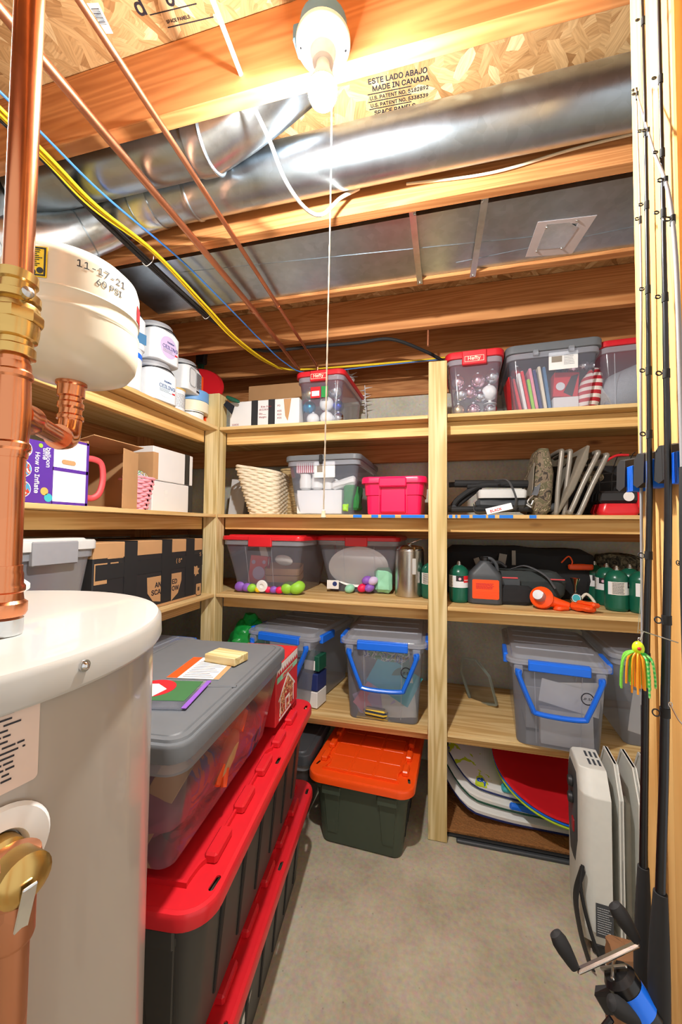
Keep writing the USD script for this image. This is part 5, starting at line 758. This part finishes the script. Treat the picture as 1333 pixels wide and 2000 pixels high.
gv = thing('work_gloves', 'pair of orange folded work gloves at the shelf edge', 'gloves', (.60, 2.05, E3)); many('glove', [mv(crumple(fine(loft([rr(.05, .09, .02, .002), rr(.07, .11, .025, .012), rr(.07, .11, .025, .022), rr(.05, .09, .02, .032)]), .015), .008, 28, 4), (.04, -.01, .004), (0, 8, 35)), mv(crumple(fine(loft([rr(.04, .06, .015, .002), rr(.05, .07, .02, .01), rr(.04, .06, .02, .02)]), .015), .006, 30, 8), (-.045, .0, .0), (0, 0, -60))], 'orange', gv); obj('cuff', mv(crumple(fine(box(-.025, .025, -.045, .045, .03, .05, .008), .01), .005, 30, 2), (.055, -.02, 0), (0, 14, 35)), 'orange', gv)
hd = thing('headlamp', 'small chrome lamp with teal dial and silver funnel on top', 'lamp', (.66, 2.20, E3 + .035)); obj('dial', mv(lathe([(.001, .0), (.024, .0), (.026, .012), (.02, .018)], 28), (0, 0, 0), (75, 0, 0)), 'chrome', hd); obj('dial_face', mv(lathe([(.017, .0185), (.001, .0188)], 28), (0, 0, 0), (75, 0, 0)), 'teal', hd); obj('funnel', lathe([(.006, .03), (.008, .06), (.022, .10), (.001, .098)], 20), 'chrome', hd); obj('bracket', mv(box(-.012, .012, -.01, .02, -.034, -.02, .003), (0, 0, 0)), 'dark_steel', hd); obj('striped_cord', tube(curve([(.02, .02, -.02), (.06, .03, .02), (.09, .01, -.02), (.05, -.02, -.028)]), .007, 8), 'rope', hd)
bg = thing('gear_bag', 'black gear bag with an orange hang loop at the back of the third shelf', 'bag', (.42, 2.46, E3)); obj('bag_body', crumple(fine(loft([rr(.80, .18, .06, .002), rr(.84, .2, .07, .1), rr(.8, .18, .07, .24), rr(.7, .1, .05, .275)]), .06), .02, 6, 8), 'fabric_black', bg); obj('orange_loop', tube(curve([(.22, -.11, .20), (.25, -.125, .235), (.27, -.12, .21), (.265, -.12, .185)]), .004, 8), 'orange', bg); obj('orange_trim', crumple(fine(box(.25, .37, -.125, -.11, .165, .195, .006), .02), .005, 20), 'orange', bg)
many('tag', [mv(box(-.02, .02, -.001, .001, -.03, .03), (-.08, -.125, .21), (0, 10, 0)), mv(box(-.015, .015, -.001, .001, -.025, .025), (-.09 - .12, -.125, .19), (0, -20, 0)), mv(box(-.01, .01, -.001, .001, -.04, .04), (-.02, -.12, .22))], 'taupe', bg)
cg = thing('gear_bag', 'camouflage bag at the back right of the third shelf', 'bag', (.95, 2.47, E3)); obj('bag_body', crumple(fine(loft([rr(.24, .16, .06, .002), rr(.28, .18, .07, .1), rr(.22, .12, .05, .25)]), .04), .02, 8, 3), 'camo_dark', cg)
# ================================================================ CLEAR BOX ON THE TOTES
cb_ = clear_box('large clear box with dark grey lid on top of the stacked red-lidded totes', (-.70, .965, .779), 4.5, .42, .655, .282, 'grey_lid', 'smoky_plastic', taper=.04, lh=.035)
l_ = obj('lid_rim', loft([rr(.40, .63, .035, .2805), rr(.395, .625, .035, .287), rr(.37, .60, .03, .287), rr(.365, .595, .03, .2805)], False, False), 'grey_lid', cb_); obj('lid_ridge', tube(curve([(-.19, -.06, .288), (-.1, -.09, .289), (.05, -.075, .289), (.19, -.05, .288)]), .006, 8, flat=(1, .6)), 'grey_lid', cb_)
def inbox(x, y, z): c, s = math.cos(math.radians(4.5)), math.sin(math.radians(4.5)); return (-.70 + c * x - s * y, .965 + s * x + c * y, .779 + z)
t = thing('fabric_bundle', 'bundle of purple and red printed cloth inside the big clear box', 'fabric', inbox(0, .05, .01)); obj('cloth', crumple(fine(loft([rr(.28, .44, .06, .0), rr(.30, .46, .08, .06), rr(.29, .42, .08, .12), rr(.2, .3, .08, .17)]), .03), .02, 9, 3), 'toy_mix', t)
t = thing('toy', 'small orange plush pony pressed against the side of the big clear box', 'toy', inbox(.158, -.02, .10), (0, 0, 94)); obj('body', crumple(mv(ball(.05, n=3, s=(1.3, .35, .55)), r=(0, -38, 0)), .004, 40), 'tan', t); many('limb', [tube([(-.05, -.005, .0), (-.085, -.012, -.03)], [.011, .008], 8), tube([(-.03, -.005, -.02), (-.05, -.012, -.055)], [.011, .008], 8), tube([(.04, -.005, .04), (.075, -.01, .08)], [.018, .012], 8)], 'orange', t)
t = thing('carton', 'brown folded cardboard strip leaning in the near end of the clear box', 'box', inbox(.04, -.24, .012), (0, 30, 10)); obj('strip', box(-.03, .03, -.004, .004, 0, .22, .001), 'card', t)
t = thing('fabric_bundle', 'crumpled mauve tulle at the near end of the big clear box', 'fabric', inbox(.02, -.19, .01)); obj('cloth', crumple(ball(.09, (0, 0, .075), 4, (1.4, .8, .75)), .03, 12, 5), 'mauve', t)
simple('picture_book', 'pink and purple picture books standing along the side of the clear box', 'book', 'book_row', box(.10, .115, .06, .23, .02, .17, .002), 'lilac', None, inbox(0, 0, 0), (0, 0, 4.5))
LZ = .779 + .289
t = thing('printed_insert', 'white and orange printed insert card on the grey lid under the wood block', 'paper', (-.655, 1.02, LZ), (0, 0, 10)); s_ = obj('sheet', box(-.075, .07, -.08, .085, 0, .0012), 'paper', t); obj('orange_band', box(-.075, -.045, -.08, .085, .0012, .0016), 'orange', t); obj('brown_band', box(.055, .07, -.08, .085, .0012, .0016), 'card', t); obj('printed_text', cat(*[box(-.035, .05 - .01 * (i % 3), -.07 + i * .013, -.068 + i * .013 + .002, .0012, .0016) for i in range(10)]), 'plastic_grey', t, kind='stuff'); obj('printed_stamp', mv(ext(sg.Point(0, 0).buffer(.014).difference(sg.Point(0, 0).buffer(.009)), .0005), (-.005, .06, .0012)), 'brown', t)
t = thing('wood_block', 'short pale offcut of wood lying on the grey lid', 'block', (-.628, 1.088, LZ + .0018), (0, 0, -8)); obj('block', box(-.055, .055, -.034, .034, 0, .024, .002), 'treated_x', t)
t = thing('zip_bag', 'clear zip bag with green and red card and purple seal on the lid', 'bag', (-.655, .835, LZ), (0, 0, 12)); obj('bag_film', loft([rr(.17, .16, .006, .0002), rr(.172, .162, .006, .003), rr(.166, .156, .006, .0055)]), 'clear_plastic', t); obj('card', box(-.078, .075, -.045, .07, .0056, .0066), 'sage', t); obj('card_print', mv(ext(sg.Point(0, 0).buffer(.052), .0006), (-.03, .02, .0066)), 'red', t); obj('white_print', mv(ext(sg.Polygon([(-.05, -.04), (.02, -.045), (.035, .0), (.0, .03), (-.045, .025)]), .0006), (-.03, .015, .0073)), 'paper', t); obj('zip_seal', box(.082, .094, -.078, .078, .003, .0062, .001), 'violet', t)
# gingerbread carton
gi = thing('carton', 'red gingerbread house kit carton standing on the upper tote behind the grey lid', 'box', (-.665, 1.415, .777), (0, 0, 3)); obj('carton', box(-.115, .105, -.125, .125, 0, .21, .002), 'painted_red_card', gi)
gx = lambda m, y, z, e=.1054: mv(m, (e, y, z), (0, 0, 90))
obj('teal_band', gx(face(sg.box(-.115, .145, .115, .165)), 0, 0), 'mint', gi); obj('house_print', gx(face(sg.Polygon([(-.085, .02), (.075, .02), (.075, .085), (.0, .14), (-.085, .085)])), 0, 0), 'vintage_print', gi); many('icing_line', [gx(face(sg.LineString(p).buffer(.004)), 0, 0, .106) for p in ([(-.095, .08), (0, .145), (.085, .08)], [(-.08, .022), (-.08, .08)], [(.07, .022), (.07, .08)], [(-.02, .022), (-.02, .06), (.02, .06), (.02, .022)])], 'paper', gi)
obj('icing_drip', gx(face(sg.Polygon([(-.118, .205), (.118, .205)] + [(.118 - .0118 * i, .188 if i % 2 else .172) for i in range(21)])), 0, 0), 'paper', gi); obj('printed_text', gx(mv(ctext('GINGERBREAD', .012, .0006, True), (0, 0, .155)), 0, 0, .106), 'red', gi); obj('printed_text', gx(mv(lines(.18, .012, 1, .6, 2), (0, 0, .01)), 0, 0, .1056), 'paper', gi)
many('top_print', [mv(ext(sg.Point(0, 0).buffer(.022), .0006), (x, y, .2102)) for x, y in ((.04, .06), (-.03, -.02), (.05, -.06))], 'pale_pink', gi)
# grey box + seat under the shelf
gt = clear_box('small grey-lidded box on the floor behind the orange-lidded tote', (-.78, 2.06, .001), 0, .34, .42, .36, 'charcoal', 'smoky_plastic', taper=.03, lh=.05)
# ================================================================ UNDER THE RIGHT BAY
cm = thing('door_mat', 'brown coir door mat on the floor under the right shelf', 'mat', (.40, 2.27, 0)); mm = fine(box(-.42, .42, -.25, .25, .012, .028, .003), .012); v = mm.vertices; v[:, 2] += np.where(v[:, 2] > .02, (meshkit.noise(v * 240, 3) - .5) * .008, 0); mm.vertices = v; obj('coir_pile', mm, 'coir', cm); obj('rubber_backing', box(-.43, .43, -.262, .262, .004, .012, .003), 'rubber', cm)
tr_ = thing('boot_tray', 'black rubber boot tray beneath the coir mat', 'tray', (.44, 2.26, .0)); obj('tray_base', box(-.36, .46, -.275, .28, .0005, .003), 'charcoal', tr_); obj('tray_lip', box(-.36, .46, -.283, -.272, .0005, .016, .004), 'charcoal', tr_)
def bodyboard(label, loc, rot, deck, rail, L=.86, W=.44, curve_=.05):
    t = thing('bodyboard', label, 'bodyboard', loc, rot); n = 25; xs = np.linspace(-L / 2, L / 2, n); out = []
    for x in xs:
        u = (x + L / 2) / L; w = W / 2 * (1 - max(0, (.18 - u) / .18) ** 2 * .75) * (1 - max(0, (u - .9) / .1) ** 2 * .15); z = curve_ * max(0, .45 - u) ** 2 / .2; th = .034 * min(1, .35 + u * 4)
        out.append(np.array([(x, -w, z + .004), (x, -w + .012, z), (x, w - .012, z), (x, w, z + .004), (x, w, z + th - .004), (x, w - .012, z + th), (x, -w + .012, z + th), (x, -w, z + th - .004)]))
    obj('board_core', loft(out), deck, t); top = [o[[6, 5]] * [1, .92, 1] + [0, 0, .0015] for o in out]
    sd = [np.stack([o[0] + [0, -.0015, 0], o[0] + [0, -.0015, .010], o[0] + [0, .003, .010], o[0] + [0, .003, 0]]) for o in out]; obj('rail_stripe', loft(sd), rail, t)
    return t
bodyboard('white bodyboard with navy rail, lowest of the three stacked boards', (.45, 2.32, .080), (11, 3, 3), 'gloss_white', 'navy'); bodyboard('white bodyboard with dark green rail in the middle of the three boards', (.46, 2.34, .127), (12, 4, 3), 'gloss_white', 'dark_green'); bodyboard('white and blue splash-print bodyboard on top of the stacked boards', (.475, 2.36, .173), (13, 4.5, 2), 'splash_deck', 'navy')
simple('bodyboard_leash', 'turquoise leash strap bundle on the top bodyboard', 'strap', 'strap', crumple(fine(box(-.10, .10, -.02, .02, 0, .026, .008), .02), .006, 20, 2), 'teal', None, (.40, 2.145, .172), (12, 4, 0)); simple('bodyboard_leash', 'bright blue leash strap hanging on the middle bodyboard', 'strap', 'strap', crumple(fine(box(-.10, .09, -.012, .012, 0, .03, .008), .02), .005, 20, 5), 'gloss_blue', None, (.43, 2.108, .112), (10, 4, 2))
fm = thing('foam_roll', 'folded dark patterned tarp lying beside and under the red saucer', 'tarp', (.30, 2.44, .10)); obj('tarp_fold', crumple(fine(box(-.3, .1, -.10, .14, -.068, .12, .03), .06), .02, 6, 3), 'tarp', fm)
def saucer(label, z, mat, r=.33):
    t = thing('sledding_saucer', label, 'sled', (.62, 2.29, z), (20, 0, -8)); obj('dish', lathe([(.001, .0), (.1, .004), (.22, .03), (r - .015, .08), (r, .092), (r + .012, .092), (r + .012, .098), (r - .004, .099), (.22, .037), (.1, .011), (.001, .007)], 96), mat, t)
saucer('lime green sledding saucer at the bottom of the nested three', .205, 'lime'); saucer('blue sledding saucer nested under the red one', .2165, 'gloss_blue'); saucer('bright red sledding saucer on top of the nested saucers', .228, 'gloss_red')
# ================================================================ OIL RADIATOR
ra = thing('oil_radiator', 'white oil-filled radiator heater with dark control panel beside the rods', 'heater', (.592, 1.70, .03), (0, 0, -6))
fin = sg.Polygon([(-.115, 0), (.115, 0), (.115, .50), (.06, .585), (-.06, .585), (-.115, .50)]).buffer(.012).buffer(-.004)
prof_ = sg.Polygon([(-.10, .0), (.10, .0), (.12, .05), (.12, .50), (.07, .565), (-.07, .565), (-.12, .50), (-.12, .05)]).buffer(.01)
obj('control_housing', mv(cat(loft([np.array([(x * s, y * .99 + .004, z) for x, y in list(prof_.exterior.coords)[:-1]]) for s, z in ((.66, -.03), (.90, -.018), (1, .012), (1, .062))])), (-.065, 0, .012), (90, 0, 90)), 'radiator', ra)
cpl = [(-.075, .555), (.075, .555), (.105, .50), (.095, .30), (.04, .19), (-.04, .19), (-.095, .30), (-.105, .50)]
obj('control_panel', mv(loft([np.array([(x * s, .37 + (y - .37) * t_, z) for x, y in cpl[::-1]]) for s, t_, z in ((.60, .86, -.036), (.84, .97, -.026), (1.0, 1.02, -.012), (1.08, 1.03, .002))]), (-.065, 0, .012), (90, 0, 90)), 'charcoal', ra)
many('control_knob', [mv(lathe([(.018, 0), (.02, .004), (.017, .016), (.001, .018)], 24), (-.10, y, z), (0, -90, 0)) for y, z in ((-.02, .50), (-.02, .44))], 'soft_black', ra); obj('red_switch', box(-.106, -.098, -.05, -.02, .33, .375, .003), 'dark_red', ra)
many('vent_slot', [box(-.05 + i * .016, -.042 + i * .016, -.045 + j * .055, -.005 + j * .055, .5835, .5855) for i in range(3) for j in range(2)], 'charcoal', ra)
for k in range(5):
    f = obj('fin', mv(ext(fin, .006), (.025 + k * .056, 0, .018), (90, 0, 90)), 'radiator', ra); obj('fin_edge', mv(ext(fin.difference(fin.buffer(-.010)), .014), (.021 + k * .056, 0, .018), (90, 0, 90)), 'radiator', f); obj('fin_core', mv(loft([rr(.03, .05, .012, .03), rr(.04, .06, .014, .25), rr(.03, .05, .012, .44)]), (.028 + k * .056, 0, .018)), 'radiator', f)
ls = obj('rating_label', mv(ext(sg.box(-.026, -.055, .026, .055), .001), (-.028, -.1305, .11), (90, 0, 0)), 'charcoal', ra); obj('rating_text', mv(lines(.044, .09, 12, .35, 5), (-.028, -.1322, .11)), 'light_grey', ls, kind='stuff')
obj('warning_print', mv(lines(.07, .12, 8, .3, 6), (-.0845, -.03, .13), (0, 0, -90)), 'plastic_grey', ra, kind='stuff'); many('foot', [box(-.06, -.02, -.11, .11, -.028, .012, .006), box(.22, .26, -.11, .11, -.028, .018, .006)], 'soft_black', ra)
obj('power_cable', tube(curve([(-.09, -.12, .27), (-.10, -.135, .21), (-.085, -.15, .12), (-.06, -.17, .04), (-.03, -.18, -.02)]), .006, 8), 'rubber', ra); obj('cord_strap', tube(curve([(-.09, -.122, .26), (-.115, -.135, .17), (-.105, -.155, .07), (-.085, -.17, .0), (-.075, -.175, -.02)]), .014, 8, flat=(1, .3)), 'soft_black', ra)
pb = thing('paper_bag', 'crumpled brown paper bag standing between the radiator and the rods', 'bag', (.475, 1.17, .0)); obj('bag_body', crumple(fine(loft([rr(.10, .10, .01, .001), rr(.11, .11, .015, .15), rr(.10, .10, .015, .34), rr(.11, .06, .015, .43)]), .03), .016, 18, 3), 'brown_paper', pb)
# ================================================================ FISHING RODS AND RACK
def rod(label, pts, r0, r1, guides, reel=None, mats=('dark_steel', 'rubber'), seed=0):
    """pts run from the butt up to the tip."""
    t = thing('fishing_rod', label, 'fishing rod'); c = curve(pts, 8); n = len(c); s = np.linspace(0, 1, n); obj('blank', tube(c, r0 + (r1 - r0) * s, 12), mats[0], t)
    k = max(2, int(n * .28)); obj('grip', tube(c[:k], [r0 * 1.75] * (k - 2) + [r0 * 1.5, r0 * 1.1], 16), mats[1], t)
    for z in guides:
        i = int(np.argmin(abs(c[:, 2] - z))); p = c[i]; R = .0022 + .003 * (1 - s[i])
        g = obj('line_guide', mv(trimesh.creation.torus(R, .0009, major_sections=20, minor_sections=6), p + [-r0 - R * 1.2, -.004, 0], (70, 0, 0)), 'dark_steel', t); obj('guide_wrap', tube([p - [0, 0, .006], p + [0, 0, .006]], (r0 + (r1 - r0) * s[i]) + .0007, 12), 'rubber', g)
    return t
rod('tall dark fishing rod on the left, standing clear of the studs in the rack', [(.276, .655, .02), (.274, .655, .75), (.285, .658, 1.21), (.296, .66, 1.5), (.298, .66, 1.62), (.302, .662, 2.08), (.302, .665, 2.42)], .0062, .0016, (2.24, 2.06, 1.95, 1.83, 1.72, 1.61, 1.44, 1.30))
rod('thick dark fishing rod on the right, crossing in front of the studs', [(.282, .60, .02), (.268, .60, .78), (.283, .605, 1.2), (.295, .61, 1.5), (.299, .615, 1.72), (.302, .62, 1.96), (.305, .625, 2.42)], .0068, .0018, (2.27, 2.13, 2.02, 1.91, 1.80, 1.70, 1.36, 1.26))
rod('slim grey fishing rod leaning across the other rods up to the left', [(.235, .45, .9), (.262, .51, 1.55), (.285, .565, 1.87), (.298, .635, 2.03), (.306, .70, 2.19)], .0035, .0012, (2.17, 2.06, 1.95, 1.87), mats=('plastic_grey', 'rubber'))
rod('thin pale fishing rod behind, its tip just left of the studs', [(.30, .72, .02), (.312, .72, 1.5), (.316, .715, 1.9), (.314, .715, 2.2)], .0028, .001, (2.19, 2.0), mats=('plastic_grey', 'rubber'))
ln = thing('fishing_line', 'loose clear fishing line hanging from the rack to the lure', 'line'); obj('line', tube(curve([(.312, .70, 2.19), (.285, .64, 1.6), (.262, .61, 1.40), (.2535, .60, 1.345)]), .0005, 5), 'fishing_line', ln)
rk = thing('rod_rack', 'blue rack with black rubber clips holding the rods on the studs', 'rack'); obj('rail', box(.318, .3315, .40, .79, 1.548, 1.580, .003), 'gloss_blue', rk)
for k in range(6):
    y = .786 - .062 * k
    obj('rubber_clip', loft([np.array([(x, y + dy + .012 * (x - .31) / .02, z) for x, z in ((.301, zb), (.303, zt), (.330, zt + .006), (.330, zb + .002))]) for dy, zb, zt in ((.0, 1.552, 1.592), (-.012, 1.546, 1.600), (-.032, 1.552, 1.596))]), 'rubber', rk)
    for q in range(6): obj('blue_fin', box(.305, .324, y - .036 - q * .0038, y - .0340 - q * .0038, 1.543, 1.585, .0004), 'gloss_blue', rk)
lu = thing('fishing_lure', 'orange and lime skirted spinner lure dangling from the rods', 'lure', (.2535, .60, 1.325))
obj('head', ball(.008, n=3, s=(.85, .85, 1.15)), 'lime_bright', lu); obj('eye', ball(.0022, (-.0015, -.0066, .001), 2), 'red', lu); obj('line_eye', mv(trimesh.creation.torus(.0022, .0006, major_sections=14, minor_sections=6), (.002, 0, .0115), (90, 0, 0)), 'steel', lu); obj('lure_wire', tube([(.002, 0, .011), (.006, .0, .022), (.0, -.004, .0245), (.03, -.03, .018)], .0007, 6), 'steel', lu)
rs = random.Random(12)
for k in range(26):
    a = k * 2.4; q = .004 + .013 * (k % 5) / 4 + .003 * rs.random(); h = -.045 - .012 * rs.random(); x, y = math.cos(a) * q, math.sin(a) * q
    obj('skirt_strand', tube(curve([(x * .25, y * .25, -.004), (x * .9, y * .9, -.012), (x * 1.1, y * 1.1, h * .6), (x * 1.15, y * 1.15, h)], 4), .00125, 6), ['skirt_orange', 'skirt_lime', 'skirt_orange', 'skirt_green', 'skirt_lime'][k % 5], lu)
l2 = thing('fishing_lure', 'gold spinner blade lure with red bead on the right', 'lure', (.30, .55, 1.30)); obj('bead', mv(lathe([(.001, -.006), (.003, -.004), (.003, .004), (.001, .006)], 12), (0, 0, .012), (0, 70, 0)), 'bright_red', l2); obj('spinner_blade', mv(ball(.011, n=3, s=(.5, .12, 1.5)), (.013, -.002, -.03)), 'gold', l2); obj('swivel', tube([(.006, 0, .009), (.012, 0, .0), (.013, 0, -.014)], .0012, 6), 'steel', l2); obj('body', ball(.005, (-.004, .0, .002), 2, (1, .7, 1.2)), 'skirt_orange', l2)
for lab, pts, m in (('thin steel hook leader hanging on the studs beside the lower right rod', [(.281, .585, 1.262), (.288, .58, 1.245), (.296, .572, 1.238), (.305, .56, 1.232)], 'steel'), ('dark wire leader crossing the studs below the rod rack', [(.300, .60, 1.438), (.306, .595, 1.432), (.312, .58, 1.43)], 'dark_steel')):
    t = thing('fishing_leader', lab, 'fishing leader'); obj('wire', tube(curve(pts), .0009, 6), m, t); obj('swivel_loop', mv(trimesh.creation.torus(.003, .0006, major_sections=16, minor_sections=6), pts[0], (80, 0, 30)), m, t)
def reel(label, loc, rot, spool):
    t = thing('fishing_reel', label, 'reel', loc, rot)
    b = obj('body', cat(mv(lathe([(.001, -.028), (.016, -.028), (.021, -.022), (.021, .022), (.016, .028), (.001, .028)], 28), r=(0, 90, 0))), 'gloss_black', t); obj('spool', mv(lathe([(.0215, -.012), (.0215, .012)], 28, False, False), r=(0, 90, 0)), spool, t); obj('side_plate', mv(lathe([(.020, .0285), (.018, .036), (.001, .038)], 28), r=(0, 90, 0)), 'dark_steel', t)
    obj('reel_foot', box(-.012, .012, -.008, .008, -.045, -.018, .003), 'soft_black', t); obj('drag_star', mv(cat(*[box(-.002, .002, -.018, .018, .0, .004, .001), box(-.018, .018, -.002, .002, 0, .004, .001)]), (-.034, 0, 0), (0, 90, 0)), 'steel', t)
    c = obj('crank', mv(box(-.0025, .0025, -.045, .045, -.005, .005, .002), (-.042, 0, 0), (68, 0, 0)), 'steel', t)
    for s in (-1, 1):
        y, z = s * .045 * math.cos(math.radians(68)), s * .045 * math.sin(math.radians(68))
        obj('crank_knob', mv(lathe([(.001, 0), (.006, 0), (.0075, .006), (.010, .02), (.0105, .03), (.008, .038), (.001, .041)], 20), (-.046, y, z), (0, -90, 0)), 'rubber', c)
    return t
reel('black baitcasting fishing reel with blue spool at the bottom right', (.240, .60, .882), (0, 52, -24), 'gloss_blue'); reel('second black fishing reel lower down with silver spool', (.262, .57, .815), (0, 30, 10), 'steel')
t = thing('fishing_reel', 'spinning reel with curved bail arm at the bottom right corner', 'reel', (.215, .57, .852)); obj('bail_arm', tube(curve([(-.01, 0, .03), (-.035, -.005, .0), (-.07, -.01, -.025), (-.085, -.01, -.028)]), .0035, 8), 'dark_steel', t); obj('spool', mv(lathe([(.001, -.02), (.018, -.02), (.02, -.016), (.014, -.012), (.014, .012), (.02, .016), (.001, .02)], 28), (.02, 0, -.01), (20, 25, 0)), 'gloss_black', t); obj('handle_end', crumple(fine(box(-.105, -.078, -.016, .0, -.036, -.018, .004), .01), .004, 60), 'rubber', t)
